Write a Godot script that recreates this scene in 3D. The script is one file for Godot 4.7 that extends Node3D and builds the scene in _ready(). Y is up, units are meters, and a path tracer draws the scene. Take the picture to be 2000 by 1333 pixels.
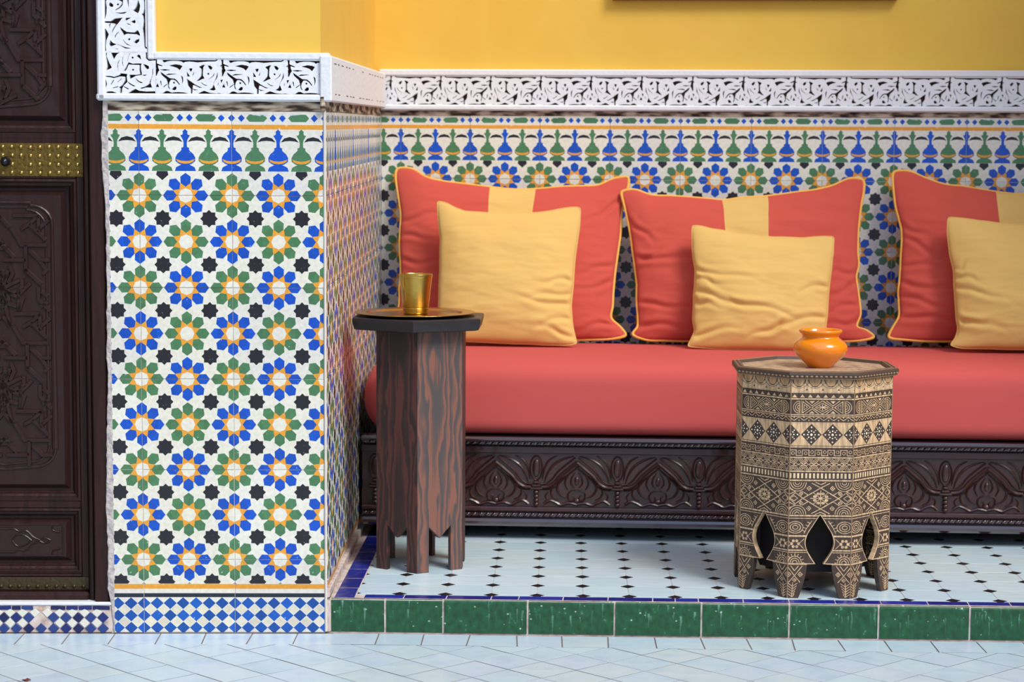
extends Node3D
# A tiled niche in a courtyard: banquette with cushions, two small tables, carved door on the left.

const HP := 0.0767            # height of the raised floor
const PX := -0.01283          # foot of the pilaster frame
const PZ := 1.41401
const PYAW := 0.10411         # the pilaster face is turned this much
var PF := Transform3D(Basis(Vector3.UP, PYAW), Vector3(PX, 0, PZ))   # pilaster frame: x along the face, z out of it
var CORNER := Vector3(0.386, 0, 1.372)    # front corner of the pilaster
var BACKC := Vector3(0.303, 0, 0.0)       # inner corner of the niche
var M := {}
var taken := {}
var rng := RandomNumberGenerator.new()

func _ready():
	rng.seed = 7
	# ---- camera, sky, sun, exposure ----
	var cam := Camera3D.new()
	cam.name = "camera"
	add_child(cam)
	cam.keep_aspect = Camera3D.KEEP_HEIGHT
	cam.near = 0.05
	cam.far = 100.0
	var ca := CameraAttributesPhysical.new()
	ca.frustum_focal_length = 67.43
	ca.frustum_focus_distance = 4.25
	ca.exposure_aperture = 5.0
	ca.frustum_near = 0.05
	ca.frustum_far = 100.0
	cam.attributes = ca
	cam.fov = 20.184
	cam.transform = Transform3D(Basis(Vector3.UP, 0.07901) * Basis(Vector3.RIGHT, -0.09235) * Basis(Vector3.BACK, 0.00606), Vector3(1.12041, 1.03814, 5.49349))
	cam.current = true
	var we := WorldEnvironment.new()
	we.name = "world"
	var env := Environment.new()
	env.background_mode = Environment.BG_SKY
	var sky := Sky.new()
	var sm := ProceduralSkyMaterial.new()
	sm.sky_top_color = Color(0.68, 0.82, 1.0)
	sm.sky_horizon_color = Color(0.85, 0.92, 1.0)
	sm.ground_horizon_color = Color(0.55, 0.52, 0.48)
	sm.ground_bottom_color = Color(0.45, 0.42, 0.4)
	sm.sun_angle_max = 1.0
	sky.sky_material = sm
	env.sky = sky
	env.background_energy_multiplier = 2.7
	env.tonemap_mode = Environment.TONE_MAPPER_LINEAR
	env.tonemap_exposure = 0.495
	env.sdfgi_enabled = true
	env.ssao_enabled = true
	env.ssil_enabled = true
	we.environment = env
	add_child(we)
	var sun := DirectionalLight3D.new()
	sun.name = "hazy_sun"
	add_child(sun)
	sun.light_color = Color(1.0, 0.985, 0.96)
	sun.light_energy = 1.7
	sun.light_angular_distance = 22.0
	sun.shadow_enabled = true
	sun.look_at_from_position(Vector3.ZERO, -Vector3(1.08, 1.5, 1.05), Vector3.UP)
	make_materials()
	build_setting()
	build_door()
	build_bench()
	build_cushions()
	build_dark_table()
	build_carved_table()
	build_small_things()

# ---------------------------------------------------------------- nodes
func numbered(called: String) -> String:
	if not taken.has(called):
		taken[called] = 0
		return called
	taken[called] += 1
	return "%s_%03d" % [called, taken[called]]

func tag(o: Node, label: String, category: String, group := "", kind := "") -> Node:
	o.set_meta("label", label)
	if category != "": o.set_meta("category", category)
	if group != "": o.set_meta("group", group)
	if kind != "": o.set_meta("kind", kind)
	return o

func thing(called: String, label: String, category: String, at := Transform3D.IDENTITY, group := "", kind := "") -> Node3D:
	var o := Node3D.new()
	o.name = numbered(called)
	add_child(o)
	o.transform = at
	tag(o, label, category, group, kind)
	return o

func put(called: String, mesh: Mesh, m: Material, parent: Node, at := Transform3D.IDENTITY) -> MeshInstance3D:
	var o := MeshInstance3D.new()
	o.name = called
	o.mesh = mesh
	o.material_override = m
	o.transform = at
	if parent == self:
		o.name = numbered(called)
		add_child(o)
	else:
		parent.add_child(o, true)
	return o

func at(x: float, y: float, z: float) -> Transform3D:
	return Transform3D(Basis.IDENTITY, Vector3(x, y, z))

# ---------------------------------------------------------------- mesh builder
class MB:
	var v := PackedVector3Array()
	var n := PackedVector3Array()
	var uv := PackedVector2Array()
	func trin(a: Vector3, b: Vector3, c: Vector3, na: Vector3, nb: Vector3, nc: Vector3, ua := Vector2.ZERO, ub := Vector2.ZERO, uc := Vector2.ZERO):
		v.append(a); v.append(c); v.append(b)
		n.append(na); n.append(nc); n.append(nb)
		uv.append(ua); uv.append(uc); uv.append(ub)
	func tri(a: Vector3, b: Vector3, c: Vector3, ua := Vector2.ZERO, ub := Vector2.ZERO, uc := Vector2.ZERO):
		var k := (b - a).cross(c - a)
		if k.length_squared() < 1e-22: return
		k = k.normalized()
		trin(a, b, c, k, k, k, ua, ub, uc)
	func quad(a: Vector3, b: Vector3, c: Vector3, d: Vector3, ua := Vector2.ZERO, ub := Vector2.ZERO, uc := Vector2.ZERO, ud := Vector2.ZERO):
		tri(a, b, c, ua, ub, uc)
		tri(a, c, d, ua, uc, ud)
	# rows of points, counter-clockwise when u runs right and v runs up; smooth
	func grid(P: Array, wrap_u := false, wrap_v := false, U := [], ia := 0, ib := 100000):
		var nv := P.size()
		var nu: int = P[0].size()
		var N := []
		for j in nv:
			var row := PackedVector3Array()
			for i in nu:
				var i0 := i - 1 if i > 0 else (nu - 2 if wrap_u else 0)
				var i1 := i + 1 if i < nu - 1 else (1 if wrap_u else nu - 1)
				var j0 := j - 1 if j > 0 else (nv - 2 if wrap_v else 0)
				var j1 := j + 1 if j < nv - 1 else (1 if wrap_v else nv - 1)
				var k: Vector3 = (P[j][i1] - P[j][i0]).cross(P[j1][i] - P[j0][i])
				if k.length_squared() < 1e-22:
					var jm := clampi(j, 1, nv - 2)
					var im := clampi(i, 1, nu - 2)
					k = (P[jm][im + 1] - P[jm][im - 1]).cross(P[jm + 1][im] - P[jm - 1][im])
				row.append(k.normalized())
			N.append(row)
		for j in nv - 1:
			for i in range(ia, mini(ib, nu - 1)):
				var ua := Vector2(float(i) / (nu - 1), 1.0 - float(j) / (nv - 1))
				var ub := Vector2(float(i + 1) / (nu - 1), ua.y)
				var uc := Vector2(ub.x, 1.0 - float(j + 1) / (nv - 1))
				var ud := Vector2(ua.x, uc.y)
				if U.size():
					ua = U[j][i]; ub = U[j][i + 1]; uc = U[j + 1][i + 1]; ud = U[j + 1][i]
				var a: Vector3 = P[j][i]
				var b: Vector3 = P[j][i + 1]
				var c: Vector3 = P[j + 1][i + 1]
				var d: Vector3 = P[j + 1][i]
				if (a - b).length_squared() > 1e-16:
					trin(a, b, c, N[j][i], N[j][i + 1], N[j + 1][i + 1], ua, ub, uc)
				if (c - d).length_squared() > 1e-16:
					trin(a, c, d, N[j][i], N[j + 1][i + 1], N[j + 1][i], ua, uc, ud)
	# chamfered box
	func box(c: Vector3, s: Vector3, b := 0.002):
		var h := s * 0.5
		b = minf(b, minf(h.x, minf(h.y, h.z)) * 0.9)
		var ax := [Vector3.RIGHT, Vector3.UP, Vector3.BACK]
		for k in 3:
			var e: Vector3 = ax[k]
			var f: Vector3 = ax[(k + 1) % 3]
			var g: Vector3 = ax[(k + 2) % 3]
			var he: float = h[k]
			var hf: float = h[(k + 1) % 3] - b
			var hg: float = h[(k + 2) % 3] - b
			for sgn in [1.0, -1.0]:
				var o: Vector3 = c + e * he * sgn
				if sgn > 0: quad(o - f * hf - g * hg, o + f * hf - g * hg, o + f * hf + g * hg, o - f * hf + g * hg, Vector2(0, 1), Vector2(1, 1), Vector2(1, 0), Vector2(0, 0))
				else: quad(o - f * hf - g * hg, o - f * hf + g * hg, o + f * hf + g * hg, o + f * hf - g * hg, Vector2(0, 1), Vector2(0, 0), Vector2(1, 0), Vector2(1, 1))
			# edges along e
			for sf in [1.0, -1.0]:
				for sg in [1.0, -1.0]:
					var p0: Vector3 = c - e * (he - b)
					var p1: Vector3 = c + e * (he - b)
					var a0: Vector3 = f * sf * (hf + b) + g * sg * hg
					var a1: Vector3 = f * sf * hf + g * sg * (hg + b)
					_edge(p0, p1, a0, a1)
		for sx in [1.0, -1.0]:
			for sy in [1.0, -1.0]:
				for sz in [1.0, -1.0]:
					var A := c + Vector3(sx * h.x, sy * (h.y - b), sz * (h.z - b))
					var B := c + Vector3(sx * (h.x - b), sy * h.y, sz * (h.z - b))
					var C := c + Vector3(sx * (h.x - b), sy * (h.y - b), sz * h.z)
					_out3(A, B, C, Vector3(sx, sy, sz))
	func _edge(p0: Vector3, p1: Vector3, a0: Vector3, a1: Vector3):
		var k := (p1 - p0).cross(a1 - a0)
		if k.dot(a0 + a1) > 0: quad(p0 + a0, p1 + a0, p1 + a1, p0 + a1)
		else: quad(p0 + a0, p0 + a1, p1 + a1, p1 + a0)
	func _out3(a: Vector3, b: Vector3, c: Vector3, o: Vector3):
		if (b - a).cross(c - a).dot(o) > 0: tri(a, b, c)
		else: tri(a, c, b)
	# convex or mildly concave counter-clockwise outline pushed out to t along T's z, edges bevelled by b
	func slab(pts: PackedVector2Array, t: float, b: float, T := Transform3D.IDENTITY, uo := Vector2.ZERO, us := Vector2.ONE, back := false, z0 := 0.0):
		var m := pts.size()
		var q := MB.inset(pts, b)
		var tr := Geometry2D.triangulate_polygon(q)
		for k in range(0, tr.size(), 3):
			var i := tr[k]
			var j := tr[k + 1]
			var l := tr[k + 2]
			if (q[j] - q[i]).cross(q[l] - q[i]) < 0:
				var w := j; j = l; l = w
			tri(T * Vector3(q[i].x, q[i].y, t), T * Vector3(q[j].x, q[j].y, t), T * Vector3(q[l].x, q[l].y, t), MB.tuv(q[i], uo, us), MB.tuv(q[j], uo, us), MB.tuv(q[l], uo, us))
			if back:
				tri(T * Vector3(pts[i].x, pts[i].y, z0), T * Vector3(pts[l].x, pts[l].y, z0), T * Vector3(pts[j].x, pts[j].y, z0), MB.tuv(pts[i], uo, us), MB.tuv(pts[l], uo, us), MB.tuv(pts[j], uo, us))
		for i in m:
			var j := (i + 1) % m
			var a := pts[i]
			var c := pts[j]
			var ua := MB.tuv(a, uo, us)
			var uc := MB.tuv(c, uo, us)
			if b > 0.0:
				quad(T * Vector3(a.x, a.y, t - b), T * Vector3(c.x, c.y, t - b), T * Vector3(q[j].x, q[j].y, t), T * Vector3(q[i].x, q[i].y, t), ua, uc, MB.tuv(q[j], uo, us), MB.tuv(q[i], uo, us))
			quad(T * Vector3(a.x, a.y, z0), T * Vector3(c.x, c.y, z0), T * Vector3(c.x, c.y, t - b), T * Vector3(a.x, a.y, t - b), ua, uc, uc, ua)
	static func tuv(p: Vector2, uo: Vector2, us: Vector2) -> Vector2:
		return Vector2((p.x - uo.x) * us.x, 1.0 - (p.y - uo.y) * us.y)
	static func inset(pts: PackedVector2Array, b: float) -> PackedVector2Array:
		var q := PackedVector2Array()
		var m := pts.size()
		for i in m:
			var p := pts[i]
			var d0 := (p - pts[(i + m - 1) % m]).normalized()
			var d1 := (pts[(i + 1) % m] - p).normalized()
			var n0 := Vector2(-d0.y, d0.x)
			var n1 := Vector2(-d1.y, d1.x)
			var k := n0 + n1
			var l := maxf(k.length_squared(), 0.5)
			q.append(p + k * (2.0 * b / l))
		return q
	# profile of (radius, height) turned round y; a repeated point makes a sharp edge
	func lathe(prof: PackedVector2Array, seg := 48, c := Vector3.ZERO, phase := 0.0):
		var runs := [PackedVector2Array()]
		for i in prof.size():
			runs[-1].append(prof[i])
			if i + 1 < prof.size() and i > 0 and prof[i] == prof[i + 1]:
				runs.append(PackedVector2Array())
		for r in runs:
			if r.size() < 2: continue
			var P := []
			for p in r:
				var row := PackedVector3Array()
				for k in seg + 1:
					var a := TAU * k / seg + phase
					row.append(c + Vector3(sin(a) * p.x, p.y, cos(a) * p.x))
				P.append(row)
			grid(P, true, false)
	func tube(p: PackedVector3Array, r: float, seg := 8, closed := false):
		var m := p.size()
		var P := []
		for i in m:
			var d := (p[(i + 1) % m] - p[(i + m - 1) % m]) if closed or (i > 0 and i < m - 1) else (p[1] - p[0] if i == 0 else p[m - 1] - p[m - 2])
			d = d.normalized()
			var s := d.cross(Vector3(0.02, 0.11, 1.0)).normalized()
			var u := d.cross(s)
			var row := PackedVector3Array()
			for k in seg + 1:
				var a := TAU * k / seg
				row.append(p[i] + (s * cos(a) + u * sin(a)) * r)
			P.append(row)
		if closed: P.append(P[0])
		grid(P, true, closed)
	# a raised strap along a line on T's xy plane; prof: cross-section as (side -1..1, height 0..1)
	func ridge(p: PackedVector2Array, w: float, h: float, T := Transform3D.IDENTITY, flat := false, taper := false):
		var m := p.size()
		var prof := [Vector2(-1, 0), Vector2(-0.72, 0.62), Vector2(0, 1), Vector2(0.72, 0.62), Vector2(1, 0)]
		if flat: prof = [Vector2(-1, 0), Vector2(-0.72, 1), Vector2(0.72, 1), Vector2(1, 0)]
		var L := []
		for i in m:
			var d0 := (p[i] - p[maxi(i - 1, 0)]).normalized()
			var d1 := (p[mini(i + 1, m - 1)] - p[i]).normalized()
			if i == 0: d0 = d1
			if i == m - 1: d1 = d0
			var s := (d0 + d1).normalized()
			s = Vector2(s.y, -s.x)
			s *= 1.0 / maxf(0.5, s.dot(Vector2(d1.y, -d1.x)))
			var f := 1.0
			if taper: f = 0.25 + 0.75 * sin(PI * (i + 0.35) / (m - 0.3))
			var row := PackedVector3Array()
			for q in prof:
				var xy: Vector2 = p[i] - s * q.x * w * 0.5 * f
				row.append(T * Vector3(xy.x, xy.y, q.y * h * (0.5 + 0.5 * f)))
			L.append(row)
		for i in m - 1:
			for k in prof.size() - 1:
				_face(L[i][k], L[i + 1][k], L[i + 1][k + 1], L[i][k + 1], T.basis.z)
		for e in [0, m - 1]:
			var r: PackedVector3Array = L[e]
			for k in range(1, prof.size() - 1):
				_out3(r[0], r[k], r[k + 1], T.basis * Vector3((p[e] - p[1 if e == 0 else m - 2]).x, (p[e] - p[1 if e == 0 else m - 2]).y, 0))
	func _face(a: Vector3, b: Vector3, c: Vector3, d: Vector3, o: Vector3):
		if (b - a).cross(c - a).dot(o) + (c - a).cross(d - a).dot(o) >= 0: quad(a, b, c, d)
		else: quad(a, d, c, b)
	# flat-sided turning: a profile of (corner radius, height) round n corners
	func facets(n: int, phase: float, prof: PackedVector2Array):
		for i in prof.size() - 1:
			for k in n:
				var a := phase + TAU * k / n
				var b := phase + TAU * (k + 1) / n
				var p := prof[i]
				var q := prof[i + 1]
				quad(Vector3(sin(a) * p.x, p.y, cos(a) * p.x), Vector3(sin(b) * p.x, p.y, cos(b) * p.x), Vector3(sin(b) * q.x, q.y, cos(b) * q.x), Vector3(sin(a) * q.x, q.y, cos(a) * q.x))
	func dome(c: Vector3, r: Vector3, T := Transform3D.IDENTITY, seg := 10, rings := 4):
		var P := []
		for j in rings + 1:
			var t := PI * 0.5 * j / rings
			var row := PackedVector3Array()
			for k in seg + 1:
				var a := TAU * k / seg
				row.append(T * (c + Vector3(cos(a) * cos(t) * r.x, sin(a) * cos(t) * r.y, sin(t) * r.z)))
			P.append(row)
		grid(P, true, false)
	func ball(c: Vector3, r: Vector3, B := Basis.IDENTITY, seg := 12, rings := 8):
		var P := []
		for j in rings + 1:
			var t := PI * (float(j) / rings - 0.5)
			var row := PackedVector3Array()
			for k in seg + 1:
				var a := TAU * k / seg
				row.append(c + B * Vector3(sin(a) * cos(t) * r.x, sin(t) * r.y, cos(a) * cos(t) * r.z))
			P.append(row)
		grid(P, true, false)
	func mesh() -> ArrayMesh:
		var arr := []
		arr.resize(Mesh.ARRAY_MAX)
		arr[Mesh.ARRAY_VERTEX] = v
		arr[Mesh.ARRAY_NORMAL] = n
		arr[Mesh.ARRAY_TEX_UV] = uv
		var am := ArrayMesh.new()
		am.add_surface_from_arrays(Mesh.PRIMITIVE_TRIANGLES, arr)
		return am
	func smesh() -> ArrayMesh:      # with tangents, for normal maps
		var st := SurfaceTool.new()
		st.create_from(mesh(), 0)
		st.generate_tangents()
		return st.commit()

func rect2(x0: float, y0: float, x1: float, y1: float) -> PackedVector2Array:
	return PackedVector2Array([Vector2(x0, y0), Vector2(x1, y0), Vector2(x1, y1), Vector2(x0, y1)])

func pts2(a: Array, s := 1.0, o := Vector2.ZERO) -> PackedVector2Array:
	var p := PackedVector2Array()
	for i in range(0, a.size(), 2): p.append(Vector2(a[i], a[i + 1]) * s + o)
	return p

func smooth2(p: PackedVector2Array, per := 5) -> PackedVector2Array:
	var q := PackedVector2Array()
	var m := p.size()
	for i in m - 1:
		for k in per:
			q.append(p[i].cubic_interpolate(p[i + 1], p[maxi(i - 1, 0)], p[mini(i + 2, m - 1)], float(k) / per))
	q.append(p[m - 1])
	return q

# ---------------------------------------------------------------- painting of flat print
class Paint:
	var im: Image
	var w: int
	var h: int
	var o := Vector2.ZERO
	var s := Vector2.ONE
	func _init(W: int, H: int, c: Color):
		w = W
		h = H
		im = Image.create_empty(W, H, false, Image.FORMAT_RGBA8)
		im.fill(c)
	func px(p: Vector2) -> Vector2:
		return Vector2((p.x - o.x) * s.x, h - (p.y - o.y) * s.y)
	func poly(pts: PackedVector2Array, c: Color):
		var q := PackedVector2Array()
		var y0 := 1e9
		var y1 := -1e9
		for p in pts:
			var r := px(p)
			q.append(r)
			y0 = minf(y0, r.y)
			y1 = maxf(y1, r.y)
		var m := q.size()
		for y in range(maxi(0, int(floor(y0))), mini(h, int(ceil(y1)) + 1)):
			var xs := []
			var yy := y + 0.5
			for i in m:
				var a := q[i]
				var b := q[(i + 1) % m]
				if (a.y <= yy) != (b.y <= yy):
					xs.append(a.x + (yy - a.y) * (b.x - a.x) / (b.y - a.y))
			xs.sort()
			for k in range(0, xs.size() - 1, 2):
				var x0 := maxi(0, int(round(xs[k])))
				var x1 := mini(w, int(round(xs[k + 1])))
				if x1 > x0: im.fill_rect(Rect2i(x0, y, x1 - x0, 1), c)
	func disc(p: Vector2, r: Vector2, c: Color, n := 20):
		var q := PackedVector2Array()
		for k in n: q.append(p + Vector2(cos(TAU * k / n) * r.x, sin(TAU * k / n) * r.y))
		poly(q, c)
	func line(p: PackedVector2Array, t: float, c: Color):
		for i in p.size() - 1:
			var d := (p[i + 1] - p[i]).normalized() * t * 0.5
			var e := Vector2(-d.y, d.x)
			poly(PackedVector2Array([p[i] - d * 0.6 - e, p[i + 1] + d * 0.6 - e, p[i + 1] + d * 0.6 + e, p[i] - d * 0.6 + e]), c)
	func arc(p: Vector2, r: Vector2, a0: float, a1: float, t: float, c: Color, n := 14):
		var q := PackedVector2Array()
		for k in n + 1:
			var a := deg_to_rad(lerpf(a0, a1, float(k) / n))
			q.append(p + Vector2(cos(a) * r.x, sin(a) * r.y))
		line(q, t, c)
	# glaze or wear: every texel times 1 + amp * noise, plus speckles of another colour
	func mottle(freq: Vector2, amp: float, sd: int, speck := 0.0, speckc := Color.WHITE):
		var f := FastNoiseLite.new()
		f.seed = sd
		f.frequency = 1.0
		f.fractal_octaves = 3
		var d := im.get_data()
		var sc := Vector3(speckc.r8, speckc.g8, speckc.b8)
		var i := 0
		for y in h:
			for x in w:
				var k := f.get_noise_2d(x * freq.x, y * freq.y)
				var g := 1.0 + amp * k
				var a := d[i] * g
				var b := d[i + 1] * g
				var c := d[i + 2] * g
				if speck > 0.0 and k > speck:
					var t := clampf((k - speck) * 8.0, 0.0, 0.8)
					a = lerpf(a, sc.x, t)
					b = lerpf(b, sc.y, t)
					c = lerpf(c, sc.z, t)
				d[i] = clampi(int(a), 0, 255)
				d[i + 1] = clampi(int(b), 0, 255)
				d[i + 2] = clampi(int(c), 0, 255)
				i += 4
		im = Image.create_from_data(w, h, false, Image.FORMAT_RGBA8, d)
	func tex(W := 0, H := 0) -> ImageTexture:
		if W > 0: im.resize(W, H, Image.INTERPOLATE_BILINEAR)
		return ImageTexture.create_from_image(im)

func c8(r: int, g: int, b: int) -> Color:
	return Color(r / 255.0, g / 255.0, b / 255.0)

# ---------------------------------------------------------------- materials
func mat(c: Color, rough := 0.6, metal := 0.0, spec := 0.5) -> StandardMaterial3D:
	var m := StandardMaterial3D.new()
	m.albedo_color = c
	m.roughness = rough
	m.metallic = metal
	m.metallic_specular = spec
	return m

func noise_tex(freq: float, ramp: Array, sd := 1, size := 256, type := FastNoiseLite.TYPE_SIMPLEX_SMOOTH, octaves := 4, bump := 0.0) -> NoiseTexture2D:
	var t := NoiseTexture2D.new()
	var f := FastNoiseLite.new()
	f.noise_type = type
	f.seed = sd
	f.frequency = freq
	f.fractal_octaves = octaves
	t.width = size
	t.height = size
	t.seamless = true
	t.noise = f
	if bump > 0.0:
		t.as_normal_map = true
		t.bump_strength = bump
	elif ramp.size():
		var g := Gradient.new()
		g.offsets = PackedFloat32Array(range(ramp.size()).map(func(k): return float(k) / (ramp.size() - 1)))
		g.colors = PackedColorArray(ramp)
		t.color_ramp = g
	return t

func tri(m: StandardMaterial3D, scale: Vector3) -> StandardMaterial3D:
	m.uv1_triplanar = true
	m.uv1_scale = scale
	m.uv1_triplanar_sharpness = 6.0
	return m

func world(m: StandardMaterial3D) -> StandardMaterial3D:
	m.uv1_world_triplanar = true
	return m

func bumped(m: StandardMaterial3D, t: Texture2D, amount: float) -> StandardMaterial3D:
	m.normal_enabled = true
	m.normal_texture = t
	m.normal_scale = amount
	return m

func make_materials():
	var grit := noise_tex(0.03, [], 3, 256, FastNoiseLite.TYPE_SIMPLEX_SMOOTH, 5, 6.0)
	var weave := noise_tex(0.18, [], 5, 256, FastNoiseLite.TYPE_SIMPLEX_SMOOTH, 2, 5.0)
	var soft := noise_tex(0.012, [], 9, 256, FastNoiseLite.TYPE_SIMPLEX_SMOOTH, 3, 5.0)
	M.plaster_yellow = tri(mat(Color.WHITE, 0.75), Vector3(0.9, 0.9, 0.9))
	M.plaster_yellow.albedo_texture = noise_tex(0.008, [c8(226, 178, 66), c8(230, 185, 74), c8(226, 180, 70)], 11)
	M.plaster_court = mat(c8(238, 232, 224), 0.9)
	M.wall_dark = mat(c8(128, 104, 84), 0.9)
	M.stucco = bumped(tri(mat(c8(226, 227, 232), 0.7), Vector3(6, 6, 6)), grit, 0.25)
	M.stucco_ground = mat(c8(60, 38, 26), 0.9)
	M.mortar = bumped(tri(mat(Color.WHITE, 0.9), Vector3(5, 5, 5)), grit, 0.9)
	M.mortar.albedo_texture = noise_tex(0.03, [c8(150, 140, 138), c8(190, 182, 182), c8(205, 192, 180)], 21)
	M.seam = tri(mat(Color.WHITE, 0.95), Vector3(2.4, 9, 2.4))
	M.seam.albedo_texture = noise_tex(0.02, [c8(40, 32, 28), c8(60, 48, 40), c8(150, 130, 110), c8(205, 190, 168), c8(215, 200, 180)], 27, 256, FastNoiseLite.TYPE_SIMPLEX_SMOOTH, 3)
	M.grout = mat(c8(212, 205, 196), 0.9)
	M.grout_pink = tri(mat(Color.WHITE, 0.9), Vector3(4, 4, 4))
	M.grout_pink.albedo_texture = noise_tex(0.03, [c8(160, 138, 130), c8(205, 188, 180), c8(225, 210, 205)], 33)
	M.grout_floor = mat(c8(128, 114, 108), 0.95)
	var pale := noise_tex(0.012, [c8(186, 205, 219), c8(196, 213, 224), c8(201, 217, 226), c8(194, 211, 223)], 41)
	var tones := [c8(255, 255, 255), c8(250, 254, 255), c8(252, 252, 249), c8(244, 250, 252), c8(250, 250, 255)]
	M.floor_tiles = []
	M.pave_tiles = []
	for k in 5:
		var m := tri(mat(tones[k], 0.32), Vector3(3.1, 3.1, 3.1))
		m.albedo_texture = pale
		m.uv1_offset = Vector3(k * 0.37, 0, k * 0.23)
		bumped(m, soft, 0.12)
		M.floor_tiles.append(world(m))
		var p := tri(mat(tones[k], 0.22), Vector3(2.0, 2.0, 9.0))
		p.albedo_texture = noise_tex(0.02, [c8(204, 226, 236), c8(212, 231, 239), c8(219, 235, 240)], 47) if k == 0 else M.pave_tiles[0].albedo_texture
		p.uv1_offset = Vector3(k * 0.31, 0, k * 0.47)
		bumped(p, soft, 0.15)
		M.pave_tiles.append(world(p))
	M.black_tile = mat(c8(34, 28, 28), 0.25)
	M.blue_tile = []
	for c in [c8(34, 44, 140), c8(42, 54, 154), c8(30, 38, 124)]:
		M.blue_tile.append(world(bumped(tri(mat(c, 0.2), Vector3(3, 3, 3)), soft, 0.35)))
	M.navy = []
	for c in [c8(28, 40, 110), c8(40, 62, 128), c8(22, 30, 84)]:
		M.navy.append(mat(c, 0.3))
	M.cream_tile = mat(c8(222, 220, 208), 0.35)
	M.door_wood = bumped(tri(mat(Color.WHITE, 0.42, 0.0, 0.38), Vector3(7, 0.7, 7)), soft, 0.5)
	M.door_wood.albedo_texture = noise_tex(0.03, [c8(32, 16, 16), c8(42, 21, 20), c8(52, 26, 23), c8(37, 19, 19)], 51)
	M.door_carved = bumped(tri(mat(c8(44, 24, 24), 0.36, 0.0, 0.42), Vector3(5, 2, 5)), soft, 0.5)
	M.bench_wood = bumped(tri(mat(c8(58, 28, 28), 0.32), Vector3(5, 5, 5)), soft, 0.4)
	M.bench_rim = mat(c8(54, 28, 34), 0.16, 0.0, 0.8)
	for e in [M.bench_wood, M.bench_rim]:
		e.clearcoat_enabled = true
		e.clearcoat = 0.35 if e == M.bench_wood else 1.0
		e.clearcoat_roughness = 0.12
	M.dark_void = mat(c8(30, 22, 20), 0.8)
	M.brass_sheet = bumped(tri(mat(c8(118, 98, 48), 0.5, 0.7), Vector3(9, 9, 9)), grit, 0.5)
	M.brass_sheet.albedo_texture = noise_tex(0.03, [c8(180, 160, 120), c8(255, 250, 235), c8(225, 215, 190)], 61)
	M.brass_dull = bumped(tri(mat(c8(74, 62, 42), 0.5, 0.6), Vector3(9, 9, 9)), grit, 0.5)
	M.brass_stud = mat(c8(176, 150, 84), 0.3, 0.85)
	M.iron = mat(c8(30, 30, 38), 0.25, 0.4)
	M.cup_brass = bumped(tri(mat(c8(210, 172, 86), 0.17, 1.0), Vector3(26, 26, 26)), noise_tex(0.09, [], 67, 256, FastNoiseLite.TYPE_CELLULAR, 2, 8.0), 0.13)
	M.tray_brass = bumped(tri(mat(c8(188, 148, 82), 0.24, 1.0), Vector3(6, 6, 6)), soft, 0.3)
	M.red = cloth(c8(198, 84, 72), weave)
	M.red_seat = cloth(c8(198, 86, 82), weave)
	M.yellow = cloth(c8(217, 178, 106), weave)
	M.piping = cloth(c8(238, 182, 90), weave)
	M.orange = mat(c8(244, 138, 22), 0.12)
	M.orange.clearcoat_enabled = true
	M.orange.clearcoat = 0.6
	M.orange.clearcoat_roughness = 0.05
	M.frame_wood = mat(c8(120, 74, 24), 0.4)
	M.leaf_red = mat(c8(120, 52, 44), 0.8)
	paint_tiles()
	paint_step()
	paint_woods()

func cloth(c: Color, weave: Texture2D) -> StandardMaterial3D:
	var m := bumped(tri(mat(c, 0.85, 0.0, 0.25), Vector3(28, 28, 28)), weave, 0.14)
	m.rim_enabled = true
	m.rim = 0.2
	m.rim_tint = 0.6
	return m

# the printed 20 cm wall tile: flowers of eight petals, black stars between them
const CREAM := Color(0.905, 0.89, 0.84)
const BLUE := Color(0.065, 0.315, 0.75)
const GREEN := Color(0.30, 0.49, 0.34)
const AMBER := Color(0.91, 0.63, 0.22)
const INK := Color(0.145, 0.135, 0.165)

func vary(c: Color, a := 0.06) -> Color:
	var k := 1.0 + rng.randf_range(-a, a)
	return Color(c.r * k, c.g * k, c.b * k)

func flower(p: Paint, c: Vector2, L: float, col: Color):
	for k in 8:
		var B := Transform2D(TAU * k / 8.0, c)
		var q := PackedVector2Array()
		for e in [[0.488, 0], [0.405, 0.112], [0.27, 0.106], [0.185, 0.0], [0.27, -0.106], [0.405, -0.112]]:
			q.append(B * (Vector2(e[0], e[1]) * L))
		p.poly(q, vary(col))
	var star := PackedVector2Array()
	var core := PackedVector2Array()
	for k in 16:
		var a := TAU * k / 16.0
		star.append(c + Vector2(cos(a), sin(a)) * L * (0.30 if k % 2 else 0.2))
		core.append(c + Vector2(cos(a), sin(a)) * L * (0.146 if k % 2 else 0.162))
	p.poly(star, AMBER)
	# petals come back over the inner star so that its arms stay narrow
	for k in 8:
		var B := Transform2D(TAU * k / 8.0, c)
		var q := PackedVector2Array()
		for e in [[0.35, 0.1], [0.27, 0.106], [0.19, 0.0], [0.27, -0.106], [0.35, -0.1]]:
			q.append(B * (Vector2(e[0], e[1]) * L))
		p.poly(q, vary(col, 0.03))
	p.poly(core, CREAM)

func ink_star(p: Paint, c: Vector2, L: float):
	for k in 2:
		var q := PackedVector2Array()
		for e in 4:
			var a := TAU * (e / 4.0 + k / 8.0)
			q.append(c + Vector2(cos(a), sin(a)) * L * 0.19)
		p.poly(q, INK)

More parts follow.
